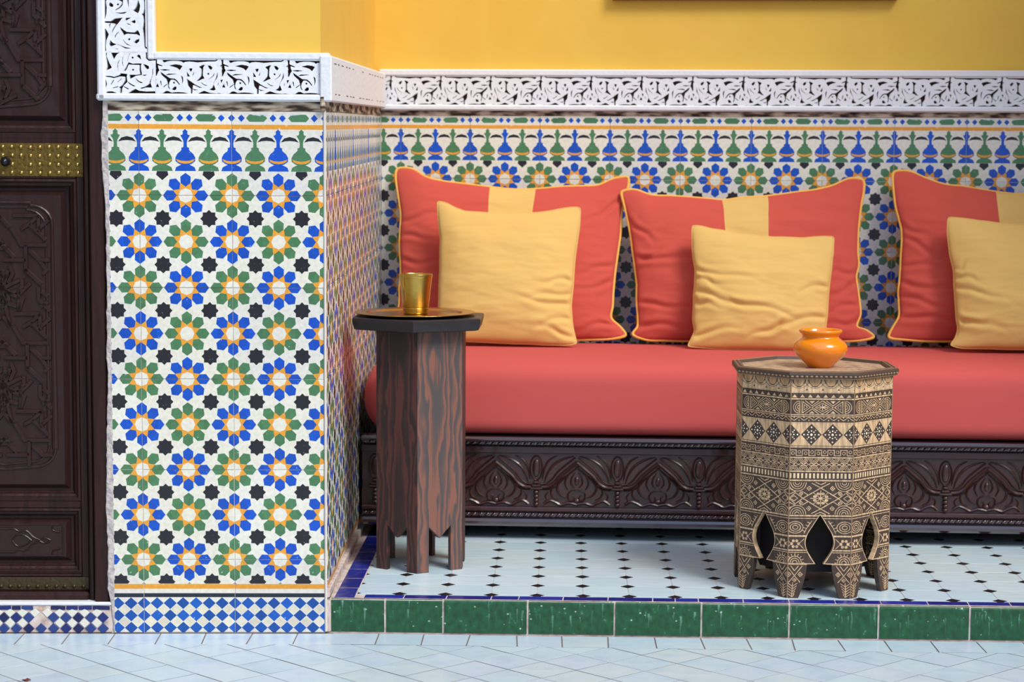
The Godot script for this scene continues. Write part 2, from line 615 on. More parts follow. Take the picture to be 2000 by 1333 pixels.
func flowers(p: Paint, y0: float, stars_to := 9.0):      # lattice of flowers every 10 cm with a joint crossing at y0
	for j in range(-3, 4):
		for i in range(-1, 4):
			var c := Vector2(i * 0.5, y0 + j * 0.5)
			flower(p, c, 0.5, GREEN if (i + j) % 2 == 0 else BLUE)
			if c.y + 0.25 < stars_to: ink_star(p, c + Vector2(0.25, 0.25), 0.5)

func new_tile() -> Paint:
	var p := Paint.new(1024, 1024, CREAM)
	p.s = Vector2(1024, 1024)
	return p

func tile_mats(p: Paint, sd: int) -> Array:
	p.im.resize(512, 512, Image.INTERPOLATE_BILINEAR)
	p.w = 512
	p.h = 512
	p.mottle(Vector2(0.03, 0.03), 0.05, sd, 0.62, Color(0.87, 0.88, 0.9))
	var t := p.tex()
	var out := []
	for k in 4:
		var g: float = [1.0, 0.97, 0.985, 0.955][k]
		var m := mat(Color(g, g, g * [1.0, 1.0, 0.985, 1.01][k]), [0.26, 0.3, 0.24, 0.28][k])
		m.albedo_texture = t
		m.texture_repeat = false
		out.append(m)
	return out

func paint_tiles():
	M.tile_flower = []
	for sd in 3:
		var p := new_tile()
		flowers(p, 0.0)
		M.tile_flower += tile_mats(p, 100 + sd)
	# top border: half flowers, ewers, amber stripe, a chain of lozenges (heights in tile widths over the joint)
	M.tile_top = []
	for sd in 2:
		var p := new_tile()
		flowers(p, 0.0, 0.2)
		p.poly(rect2(-0.1, 0.262, 1.1, 1.0), CREAM)
		for i in 2:
			var sx := 0.25 + i * 0.5
			p.poly(pts2([sx - 0.056, 0.262, sx - 0.066, 0.222, sx, 0.164, sx + 0.066, 0.222, sx + 0.056, 0.262]), INK)
		for i in 5:
			var x := i * 0.25
			var col := vary(BLUE if i % 2 == 0 else GREEN, 0.04)
			ewer(p, x, 0.264, col)
			var cx := x + 0.125
			p.poly(pts2([cx - 0.097, 0.577, cx - 0.06, 0.62, cx, 0.636, cx + 0.06, 0.62, cx + 0.097, 0.577, cx + 0.05, 0.589, cx, 0.593, cx - 0.05, 0.589]), INK)
		p.poly(rect2(-0.1, 0.716, 1.1, 0.766), AMBER)
		for e in [0.0, 0.105, 0.445, 0.547, 0.89, 1.0]:
			p.poly(pts2([e - 0.037, 0.836, e, 0.795, e + 0.037, 0.836, e, 0.877]), vary(BLUE, 0.1))
		for e in [[0.156, 0.383], [0.61, 0.836]]:
			p.poly(pts2([e[0], 0.836, e[0] + 0.035, 0.797, e[1] - 0.035, 0.797, e[1], 0.836, e[1] - 0.035, 0.876, e[0] + 0.035, 0.876]), vary(GREEN, 0.08))
		for k in 7:     # worn glaze along the chain
			var x := rng.randf()
			p.line(pts2([x, 0.86 + rng.randf() * 0.02, x + rng.randf_range(0.03, 0.12), 0.86 + rng.randf() * 0.02]), 0.008, Color(0.8, 0.84, 0.86))
		M.tile_top += tile_mats(p, 120 + sd)
	# bottom border: half flowers, stripes, chequered lozenges (heights from the tile's foot; the joint is at 0.826)
	M.tile_bottom = []
	var p := new_tile()
	flowers(p, 0.826)
	p.poly(rect2(-0.1, -0.1, 1.1, 0.556), CREAM)
	p.poly(rect2(-0.1, 0.498, 1.1, 0.552), AMBER)
	p.poly(rect2(-0.1, 0.404, 1.1, 0.448), Color(0.15, 0.17, 0.22))
	for i in 8:
		for j in 3:
			var c := Vector2(i / 7.0, 0.062 + j * 0.1375)
			p.poly(pts2([c.x - 0.0715, c.y, c.x, c.y - 0.066, c.x + 0.0715, c.y, c.x, c.y + 0.066]), vary(Color(0.10, 0.34, 0.69), 0.12))
			if j < 2:
				var w := c + Vector2(1.0 / 14, 0.069)
				p.poly(pts2([w.x - 0.062, w.y, w.x, w.y - 0.058, w.x + 0.062, w.y, w.x, w.y + 0.058]), vary(Color(0.89, 0.86, 0.78), 0.04))
	M.tile_bottom += tile_mats(p, 131)

func ewer(p: Paint, x: float, y: float, col: Color):
	var r := [0.113, 0, 0.1, 0.04, 0.078, 0.052, 0.044, 0.068, 0.07, 0.078, 0.105, 0.105, 0.107, 0.145, 0.085, 0.185, 0.05, 0.215, 0.04, 0.23, 0.044, 0.248, 0.02, 0.258, 0.017, 0.3, 0.024, 0.335, 0.052, 0.385, 0.03, 0.39, 0.022, 0.41, 0.028, 0.425, 0.0, 0.452]
	var q := PackedVector2Array()
	for k in range(0, r.size(), 2): q.append(Vector2(x + r[k], y + r[k + 1]))
	for k in range(r.size() - 4, -1, -2): q.append(Vector2(x - r[k], y + r[k + 1]))
	p.poly(q, col)
	p.poly(pts2([x - 0.1, y + 0.13, x - 0.05, y + 0.112, x, y + 0.107, x + 0.05, y + 0.112, x + 0.1, y + 0.13, x + 0.085, y + 0.1, x + 0.045, y + 0.083, x, y + 0.078, x - 0.045, y + 0.083, x - 0.085, y + 0.1]), AMBER)

func paint_step():
	# green glaze with chips and lime runs; one long print, each tile shows its own stretch
	var p := Paint.new(2048, 256, c8(28, 80, 48))
	p.s = Vector2(2048 / 8.0, 256)
	for k in 80:
		var x := rng.randf() * 8.0
		var y := rng.randf_range(0.45, 0.95)
		var l := rng.randf_range(0.1, 0.55)
		var q := PackedVector2Array()
		for e in 9: q.append(Vector2(x + 0.005 * sin(e * 0.8 + k) * (k % 3) * 0.5, y - l * e / 8.0))
		var wd := rng.randf_range(0.008, 0.022)
		var dc := Color(0.45, 0.58, 0.54).lerp(c8(34, 88, 54), rng.randf_range(0.1, 0.85))
		for e in 8: p.line(PackedVector2Array([q[e], q[e + 1]]), wd * (1.15 - 0.11 * e), dc.lerp(c8(30, 82, 50), 0.09 * e))
	for k in 70:
		p.disc(Vector2(rng.randf() * 8.0, rng.randf_range(0.1, 0.95)), Vector2(0.6, 1.2) * rng.randf_range(0.006, 0.02), Color(0.66, 0.74, 0.68))
	p.line(pts2([0, 0.9, 16, 0.9]), 0.012, c8(96, 140, 104))  # painted highlight along the rounded top edge
	p.mottle(Vector2(0.04, 0.012), 0.22, 140, 0.56, Color(0.36, 0.5, 0.45))
	var m := mat(Color.WHITE, 0.24)
	m.albedo_texture = p.tex()
	M.green_step = m

func paint_woods():
	# flat-sawn softwood, stained dark: rust early wood, grey late wood
	M.board = []
	for sd in 3:
		var f := FastNoiseLite.new()
		f.seed = 200 + sd
		f.frequency = 1.0
		f.fractal_octaves = 3
		var im := Image.create_empty(192, 768, false, Image.FORMAT_RGB8)
		var dark: Color = [c8(46, 31, 31), c8(76, 68, 68), c8(54, 42, 42)][sd]  # wood tones per board; the first darkened to paint the left face's shade
		var lite: Color = [c8(92, 47, 39), c8(132, 84, 68), c8(90, 55, 46)][sd]
		for y in 768:
			for x in 192:
				var u := x / 192.0
				var w := y / 768.0
				var wob := f.get_noise_2d(u * 2.2, w * 2.6) * 0.16
				var jag := absf(f.get_noise_2d(u * 16.0, w * 2.0)) * 0.05
				var d: Vector2 = Vector2((u - [0.55, 0.38, 0.6][sd] + wob) * 1.1, 0.10 + absf(w - [0.9, 0.12, 0.45][sd]) * 0.19 + jag)
				var ring: float = d.length() * 7.5
				var t: float = ring - floor(ring)
				t = smoothstep(0.15, 0.75, t) * (1.0 - smoothstep(0.86, 1.0, t))
				var fine := f.get_noise_2d(u * 60.0, w * 3.0) * 0.12
				var c := dark.lerp(lite, clampf(t * 0.95 + fine, 0, 1))
				im.set_pixel(x, y, c)
		var m := mat(Color.WHITE, 0.55)
		m.albedo_texture = ImageTexture.create_from_image(im)
		m.texture_repeat = false
		M.board.append(m)
	M.board_top = bumped(tri(mat(c8(38, 31, 34), 0.4), Vector3(6, 6, 6)), M.door_wood.normal_texture, 0.4)
	M.board_side = mat(c8(62, 40, 37), 0.6)
	paint_carving()

# the etched face of the octagonal table: pale bone-coloured wood, blackened ground. x across the face 0..1, y in metres over the floor tile
func paint_carving():
	var TAN := c8(208, 174, 134)
	var DRK := c8(70, 53, 44)
	var WID := 0.14
	var p := Paint.new(512, 1828, DRK)
	p.s = Vector2(512, 1828 / 0.4998)
	p.o = Vector2(0, 0.0767)
	var ar := 0.14      # one unit of x in metres
	var ln := 0.0016
	var bar := func(y: float, t: float): p.poly(rect2(-0.1, y - t * 0.5, 1.1, y + t * 0.5), TAN)
	# lines in x,y are drawn with thickness in y; helper for slanted strokes of even width
	var seg := func(a: Array, t: float, c: Color):
		var q := pts2(a)
		for i in q.size() - 1:
			var d := Vector2((q[i + 1].x - q[i].x) * ar, q[i + 1].y - q[i].y).normalized() * t * 0.5
			var e := Vector2(-d.y / ar, d.x)
			var f := Vector2(d.x / ar, d.y) * 0.6
			p.poly(PackedVector2Array([q[i] - f - e, q[i + 1] + f - e, q[i + 1] + f + e, q[i] - f + e]), c)
	var ring := func(x: float, y: float, r: float, a0: float, a1: float, t: float, c: Color):
		var q := []
		for k in 17:
			var a := deg_to_rad(lerpf(a0, a1, k / 16.0))
			q += [x + cos(a) * r / ar, y + sin(a) * r]
		seg.call(q, t, c)
	var box := func(x: float, y: float, r: float):      # little framed lozenge
		seg.call([x - r / ar, y, x, y - r, x + r / ar, y, x, y + r, x - r / ar, y], ln, TAN)
		p.poly(pts2([x - r * 0.4 / ar, y, x, y - r * 0.4, x + r * 0.4 / ar, y, x, y + r * 0.4]), TAN)
	# 1. scallops under the top
	p.poly(rect2(-0.1, 0.5425, 1.1, 0.58), TAN)
	for k in 4:
		var x := 0.125 + k * 0.25
		p.disc(Vector2(x, 0.572), Vector2(0.112, 0.0215), DRK, 28)
		p.disc(Vector2(x, 0.5725), Vector2(0.098, 0.0195), c8(186, 146, 102), 28)
		ring.call(x, 0.572, 0.0185, 180, 360, 0.0008, TAN)
		ring.call(x, 0.572, 0.0238, 205, 335, 0.0009, DRK)
		p.poly(pts2([x + 0.105, 0.5435, x + 0.125, 0.5475, x + 0.145, 0.5435]), DRK)
	bar.call(0.5415, 0.004)
	# 2. row of small triangles
	for k in 8:
		p.poly(pts2([0.02 + k * 0.122, 0.5275, 0.06 + k * 0.122, 0.5345, 0.10 + k * 0.122, 0.5275]), TAN)
	bar.call(0.5385, 0.0016)
	bar.call(0.5245, 0.003)
	# 3. half moons, triangles, central lozenge
	for sgn in [-1.0, 1.0]:
		var X := func(u: float) -> float: return 0.5 + sgn * u
		for r in [0.0135, 0.009, 0.0045]:
			var q := []
			for k in 13:
				var a := PI * (k / 12.0 - 0.5)
				q += [X.call(0.36 + cos(a) * r / ar), 0.506 + sin(a) * r]
			q += [q[0], q[1]]
			seg.call(q, ln, TAN)
		seg.call([X.call(0.335), 0.4915, X.call(0.335), 0.5205], 0.001, TAN)
		seg.call([X.call(0.315), 0.493, X.call(0.315), 0.519, X.call(0.19), 0.506, X.call(0.315), 0.493], ln, TAN)
		seg.call([X.call(0.29), 0.5, X.call(0.29), 0.512, X.call(0.235), 0.506, X.call(0.29), 0.5], 0.0011, TAN)
		for t in [1.0, -1.0]:
			seg.call([X.call(0.27), 0.506 + t * 0.0145, X.call(0.165), 0.506 + t * 0.0035, X.call(0.06), 0.506 + t * 0.0145], ln, TAN)
			p.poly(pts2([X.call(0.21), 0.506 + t * 0.014, X.call(0.165), 0.506 + t * 0.008, X.call(0.12), 0.506 + t * 0.014]), TAN)
			seg.call([X.call(0.165), 0.506, X.call(0.0), 0.506 + t * 0.0145], ln, TAN)
			seg.call([X.call(0.115), 0.506, X.call(0.0), 0.506 + t * 0.0095], 0.0012, TAN)
			seg.call([0.5, 0.506, X.call(0.055), 0.506 + t * 0.004], 0.0016, TAN)
		seg.call([0.5, 0.506, X.call(0.085), 0.506], 0.0016, TAN)
	seg.call([0.5, 0.499, 0.5, 0.513], 0.0014, TAN)
	bar.call(0.4893, 0.0022)
	# 4. wave
	for k in 7:
		var x := -0.02 + k * 0.155
		var q := []
		for e in 9: q += [x + 0.155 * e / 8.0, 0.4803 + 0.0032 * cos(TAU * e / 8.0)]
		seg.call(q, 0.0015, TAN)
		p.disc(Vector2(x + 0.0775, 0.4835), Vector2(0.012, 0.0014), TAN, 8)
		p.disc(Vector2(x + 0.155, 0.477), Vector2(0.012, 0.0014), TAN, 8)
	bar.call(0.4855, 0.0018)
	bar.call(0.4712, 0.0028)
	# 5. dotted black lozenges between plain triangles
	p.poly(rect2(-0.1, 0.4205, 1.1, 0.4695), TAN)
	for k in 4:
		var c := Vector2(k / 3.0, 0.445)
		p.poly(pts2([c.x - 0.163, c.y, c.x, c.y - 0.0245, c.x + 0.163, c.y, c.x, c.y + 0.0245]), DRK)
		p.disc(c, Vector2(0.02, 0.003), Color(0.94, 0.88, 0.78), 10)
		for e in 8:
			var a := TAU * e / 8.0
			p.disc(c + Vector2(cos(a) * 0.058, sin(a) * 0.0082), Vector2(0.0125, 0.0018), Color(0.94, 0.88, 0.78), 8)
			if e % 2 == 0:
				p.disc(c + Vector2(cos(a) * 0.115, sin(a) * 0.0165), Vector2(0.0135, 0.0019), Color(0.94, 0.88, 0.78), 8)
			else:
				p.disc(c + Vector2(cos(a) * 0.09, sin(a) * 0.0135), Vector2(0.0105, 0.0015), Color(0.94, 0.88, 0.78), 8)
		p.poly(rect2(c.x + 0.1635, 0.4205, c.x + 0.17, 0.4695), c8(190, 150, 108))
	bar.call(0.4175, 0.003)
	# 6. meander
	for k in 6:
		var x := 0.0 + k * 0.2
		seg.call([x - 0.002, 0.3985, x - 0.002, 0.4105, x + 0.1, 0.4105, x + 0.1, 0.3985, x + 0.2, 0.3985], 0.0016, TAN)
		ring.call(x + 0.05, 0.4035, 0.0032, 0, 360, 0.0012, TAN)
		ring.call(x + 0.15, 0.4065, 0.0032, 0, 360, 0.0012, TAN)
	bar.call(0.3938, 0.0026)
	# 7. scales
	for k in 7:
		var x := 0.06 + k * 0.16
		for r in [0.0102, 0.0072, 0.004]:
			ring.call(x, 0.3915, r, 180, 360, 0.0013, TAN)
			ring.call(x, 0.3655, r, 0, 180, 0.0013, TAN)
		seg.call([x, 0.3785, x + 0.04, 0.3815, x + 0.08, 0.3785, x + 0.04, 0.3755, x, 0.3785], 0.0014, TAN)
		seg.call([x + 0.08, 0.3785, x + 0.12, 0.3815, x + 0.16, 0.3785, x + 0.12, 0.3755, x + 0.08, 0.3785], 0.0014, TAN)
	bar.call(0.363, 0.0028)
	# 8. ladder
	for k in 17: p.poly(rect2(k * 0.062, 0.3475, k * 0.062 + 0.033, 0.3585), c8(222, 192, 152))
	bar.call(0.3425, 0.003)
	# 9. lattice
	var cy := 0.3025
	for t in [1.0, -1.0]:
		seg.call([0.5, cy + t * 0.0235, 0.78, cy, 0.5, cy + t * -0.0235], 0.0022, TAN)
		seg.call([0.5, cy + t * 0.0235, 0.22, cy, 0.5, cy + t * -0.0235], 0.0022, TAN)
		seg.call([0.36, cy + t * 0.034, 0.5, cy + t * 0.0235, 0.64, cy + t * 0.034], 0.002, TAN)
		seg.call([0.42, cy + t * 0.036, 0.5, cy + t * 0.031, 0.58, cy + t * 0.036], 0.002, TAN)
		for u in [1.0, -1.0]:
			seg.call([0.5 + u * 0.28, cy, 0.5 + u * 0.4, cy + t * 0.0125, 0.5 + u * 0.5, cy], 0.0018, TAN)
			seg.call([0.5 + u * 0.36, cy, 0.5 + u * 0.42, cy + t * 0.006, 0.5 + u * 0.48, cy], 0.0014, TAN)
			seg.call([0.5 + u * 0.51, cy + t * 0.023, 0.5 + u * 0.4, cy + t * 0.0155, 0.5 + u * 0.51, cy + t * 0.008], 0.0018, TAN)
			seg.call([0.5 + u * 0.2, cy + t * 0.0075, 0.5 + u * 0.29, cy + t * 0.0155], 0.0018, TAN)
			box.call(0.5 + u * 0.185, cy + t * 0.0225, 0.0048)
			box.call(0.5 + u * 0.31, cy + t * 0.0105, 0.0042)
			for r in [0.0195, 0.0145, 0.0095, 0.0048]:
				ring.call(0.5 + u * 0.37, cy + t * 0.0355, r, 180 if t > 0 else 0, 360 if t > 0 else 180, 0.0016, TAN)
	for k in 8:
		var a := TAU * (k + 0.5) / 8.0
		p.disc(Vector2(0.5 + cos(a) * 0.098, cy + sin(a) * 0.0112), Vector2(0.03, 0.0031), TAN, 12)
	for k in 4:
		var a := TAU * k / 8.0
		seg.call([0.5 - cos(a) * 0.16, cy - sin(a) * 0.0175, 0.5 + cos(a) * 0.16, cy + sin(a) * 0.0175], 0.0015, TAN)
	bar.call(0.2635, 0.0032)
	bar.call(0.2575, 0.0016)
	# 10. the feet: both halves mirrored about the opening
	for u in [1.0, -1.0]:
		var X := func(x: float) -> float: return 0.5 + u * x
		for r in [0.0165, 0.011, 0.0055]:
			var q := []
			for e in 17:
				var a := TAU * e / 16.0
				q += [X.call(0.39 + cos(a) * r * 1.05 / ar), 0.237 + sin(a) * r * 0.8]
			seg.call(q, ln, TAN)
		seg.call([X.call(0.13), 0.252, X.call(0.2), 0.238, X.call(0.25), 0.224], 0.0016, TAN)
		for e in 4: seg.call([X.call(0.15 + e * 0.03), 0.246 - e * 0.006, X.call(0.2 + e * 0.03), 0.249 - e * 0.006], 0.0015, TAN)
		p.poly(rect2(minf(X.call(0.22), X.call(0.6)), 0.2155, maxf(X.call(0.22), X.call(0.6)), 0.2195), TAN)
		for e in 6:
			var a := TAU * e / 6.0
			p.disc(Vector2(X.call(0.39 + cos(a) * 0.055), 0.2 + sin(a) * 0.0075), Vector2(0.024, 0.0034), TAN, 10)
		seg.call([X.call(0.25), 0.211, X.call(0.33), 0.2, X.call(0.25), 0.189], 0.0014, TAN)
		seg.call([X.call(0.53), 0.211, X.call(0.45), 0.2, X.call(0.53), 0.189], 0.0014, TAN)
		p.poly(rect2(minf(X.call(0.1), X.call(0.6)), 0.1838, maxf(X.call(0.1), X.call(0.6)), 0.1868), TAN)
		p.poly(rect2(minf(X.call(0.1), X.call(0.6)), 0.1798, maxf(X.call(0.1), X.call(0.6)), 0.1815), TAN)
		for r in [0.0145, 0.0098, 0.005]: ring.call(X.call(0.39), 0.1575, r, 0, 180, 0.002, TAN)
		for e in 9:
			var a := PI * e / 8.0
			seg.call([X.call(0.39 + cos(a) * 0.0165 / ar), 0.1575 + sin(a) * 0.0165, X.call(0.39 + cos(a) * 0.0205 / ar), 0.1575 + sin(a) * 0.0205], 0.0018, TAN)
		p.poly(rect2(minf(X.call(0.02), X.call(0.6)), 0.1528, maxf(X.call(0.02), X.call(0.6)), 0.1562), TAN)
		seg.call([X.call(0.27), 0.15, X.call(0.39), 0.128, X.call(0.51), 0.15], 0.0018, TAN)
		seg.call([X.call(0.33), 0.15, X.call(0.39), 0.139, X.call(0.45), 0.15], 0.0018, TAN)
		seg.call([X.call(0.3), 0.113, X.call(0.39), 0.128, X.call(0.48), 0.113], 0.0018, TAN)
		box.call(X.call(0.3), 0.131, 0.005)
		box.call(X.call(0.48), 0.131, 0.005)
		box.call(X.call(0.39), 0.118, 0.004)
		seg.call([X.call(0.415), 0.112, X.call(0.43), 0.08], 0.0018, TAN)
		for e in 5:
			seg.call([X.call(0.34 + e * 0.012), 0.111 - e * 0.006, X.call(0.418), 0.104 - e * 0.006], 0.0016, TAN)
			seg.call([X.call(0.49), 0.111 - e * 0.006, X.call(0.422), 0.104 - e * 0.006], 0.0016, TAN)
	# pale rim along the cut edges
	var cut := smooth2(pts2(OPEN), 3)
	for u in [1.0, -1.0]:
		var q := []
		for e in cut: q += [0.5 + u * e.x, e.y]
		seg.call(q, 0.0042, TAN)
	seg.call([0.004, 0.07, 0.004, 0.58], 0.0018, c8(200, 164, 118))
	seg.call([0.996, 0.07, 0.996, 0.58], 0.0018, c8(200, 164, 118))
	p.mottle(Vector2(0.035, 0.006), 0.26, 150)
	var m := mat(Color.WHITE, 0.6)
	m.albedo_texture = ImageTexture.create_from_image(p.im)
	m.texture_repeat = false
	var hm := p.im.duplicate()
	hm.resize(384, 1371, Image.INTERPOLATE_BILINEAR)
	hm.bump_map_to_normal_map(2.0)
	bumped(m, ImageTexture.create_from_image(hm), 0.6)
	M.carved = m
	var edge := mat(c8(150, 118, 88), 0.6)
	M.carved_edge = edge
	M.carved_dark = mat(c8(82, 62, 52), 0.6)
	M.carved_top = bumped(tri(mat(Color.WHITE, 0.5), Vector3(5, 5, 5)), M.door_wood.normal_texture, 0.4)
	M.carved_top.albedo_texture = noise_tex(0.02, [c8(120, 96, 84), c8(168, 140, 116), c8(196, 168, 138), c8(150, 124, 104)], 77)

# half of the keyhole cut between two feet: x from the middle of the face, y over the floor
const OPEN := [0.0, 0.265, 0.06, 0.252, 0.13, 0.236, 0.19, 0.222, 0.222, 0.207, 0.215, 0.194, 0.18, 0.181, 0.12, 0.167, 0.06, 0.1545]
const FOOT := [0.195, 0.1535, 0.205, 0.138, 0.235, 0.116, 0.28, 0.094, 0.325, 0.0767]

# ---------------------------------------------------------------- the setting
func prism(plan: PackedVector2Array, y0: float, y1: float) -> MB:      # plan as (x, z); any winding
	var mb := MB.new()
	var q := PackedVector2Array()
	for p in plan: q.append(Vector2(p.x, -p.y))
	if Geometry2D.is_polygon_clockwise(q): q.reverse()
	mb.slab(q, y1, 0.0, Transform3D(Basis(Vector3.RIGHT, Vector3.FORWARD, Vector3.UP), Vector3.ZERO), Vector2.ZERO, Vector2.ONE, true, y0)
	return mb

func pf(a: float, d: float) -> Vector2:      # pilaster frame to plan
	var p := PF * Vector3(a, 0, d)
	return Vector2(p.x, p.z)

var tile_cache := {}
func wall_tile(parent: Node, T: Transform3D, x0: float, x1: float, y0: float, y1: float, foot: Vector2, kind: String):
	var g := 0.0006
	var key := "%.4f %.4f %.4f %.4f" % [x0 - foot.x, x1 - foot.x, y0 - foot.y, y1 - foot.y]
	if not tile_cache.has(key):
		var mb := MB.new()
		mb.slab(rect2(x0 - foot.x + g, y0 - foot.y + g, x1 - foot.x - g, y1 - foot.y - g), 0.008, 0.0007, Transform3D.IDENTITY, Vector2.ZERO, Vector2(5, 5))
		tile_cache[key] = mb.mesh()
	var ms: Array = M[kind]
	var B := Basis(Vector3.UP, rng.randf_range(-0.004, 0.004)) * Basis(Vector3.RIGHT, rng.randf_range(-0.004, 0.004))
	put("tile", tile_cache[key], ms[rng.randi() % ms.size()], parent, T * Transform3D(B, Vector3(foot.x, foot.y, -0.008 + rng.randf_range(-0.0004, 0.0004))))

func tile_wall(parent: Node, T: Transform3D, xj: float, yj: float, xa: float, xb: float, ya: float, top: float):
	for i in range(int(floor((xa - xj) / 0.2)), int(ceil((xb - xj) / 0.2))):
		var tx := xj + 0.2 * i
		var x0 := maxf(tx, xa)
		var x1 := minf(tx + 0.2, xb)
		if x1 - x0 < 0.006: continue
		wall_tile(parent, T, x0, x1, yj, yj + top, Vector2(tx, yj), "tile_top")
		for k in 4:
			var ty := yj - 0.2 * (k + 1)
			if ty + 0.2 > ya + 0.01: wall_tile(parent, T, x0, x1, maxf(ty, ya), ty + 0.2, Vector2(tx, ty), "tile_flower")
		if yj - 0.8 > ya + 0.01: wall_tile(parent, T, x0, x1, ya, yj - 0.8, Vector2(tx, yj - 0.9652), "tile_bottom")

# pierced plaster: a white plate with real cut-outs. holes as pixel outlines in a field of w x h, mesh of W x H metres
func pierced(field: Vector2i, holes: Array, W: float, H: float, t: float, flip := false, until := 1.0, from := 0.0) -> ArrayMesh:
	var p := Paint.new(field.x, field.y, Color.WHITE)
	p.s = Vector2(1, 1)
	for q in holes:
		var a := PackedVector2Array()
		for k in range(0, q.size(), 2): a.append(Vector2(q[k], field.y - q[k + 1]))
		p.poly(a, Color.BLACK)
		a.append(a[0])
		p.line(a, 8.0, Color.BLACK)
	var im := p.im
	var nx := int(round(W / 0.0008))
	var ny := int(round(H / 0.0008))
	im.convert(Image.FORMAT_L8)
	im.resize(nx * 2, ny * 2, Image.INTERPOLATE_LANCZOS)
	im.resize(nx + 1, ny + 1, Image.INTERPOLATE_BILINEAR)
	var d := im.get_data()
	var mb := MB.new()
	var sx := W / nx
	var sy := H / ny
	var last := int(nx * until)
	var nrm := Vector3(0, 0, 1)
	for j in ny:
		var i := int(nx * from)
		while i < last:
			var f := [d[(j + 1) * (nx + 1) + i], d[(j + 1) * (nx + 1) + i + 1], d[j * (nx + 1) + i + 1], d[j * (nx + 1) + i]]
			var cnt := 0
			for e in f: cnt += 1 if e > 127 else 0
			if cnt == 0:
				i += 1
				continue
			if cnt == 4:
				var i1 := i + 1
				while i1 < last and d[(j + 1) * (nx + 1) + i1 + 1] > 127 and d[j * (nx + 1) + i1 + 1] > 127: i1 += 1
				var y0 := H - (j + 1) * sy
				mb.quad(Vector3(i * sx, y0, t), Vector3(i1 * sx, y0, t), Vector3(i1 * sx, y0 + sy, t), Vector3(i * sx, y0 + sy, t))
				i = i1
				continue
			var c := [Vector2(i * sx, H - (j + 1) * sy), Vector2((i + 1) * sx, H - (j + 1) * sy), Vector2((i + 1) * sx, H - j * sy), Vector2(i * sx, H - j * sy)]
			var poly := []
			var crossing := []
			for e in 4:
				var e1 := (e + 1) % 4
				if f[e] > 127:
					poly.append(c[e])
					crossing.append(false)
				if (f[e] > 127) != (f[e1] > 127):
					poly.append(c[e].lerp(c[e1], (127.5 - f[e]) / float(f[e1] - f[e])))
					crossing.append(true)
			for e in range(1, poly.size() - 1):
				mb.tri(Vector3(poly[0].x, poly[0].y, t), Vector3(poly[e].x, poly[e].y, t), Vector3(poly[e + 1].x, poly[e + 1].y, t))
			for e in poly.size():
				var e1 := (e + 1) % poly.size()
				if crossing[e] and crossing[e1]:
					var a: Vector2 = poly[e]
					var b: Vector2 = poly[e1]
					mb.quad(Vector3(a.x, a.y, 0), Vector3(b.x, b.y, 0), Vector3(b.x, b.y, t), Vector3(a.x, a.y, t))
			i += 1
	if flip:
		for k in mb.v.size():
			mb.v[k].x = W - mb.v[k].x
			mb.n[k].x = -mb.n[k].x
		for k in range(0, mb.v.size(), 3):
			var a := mb.v[k + 1]
			mb.v[k + 1] = mb.v[k + 2]
			mb.v[k + 2] = a
	return mb.mesh()

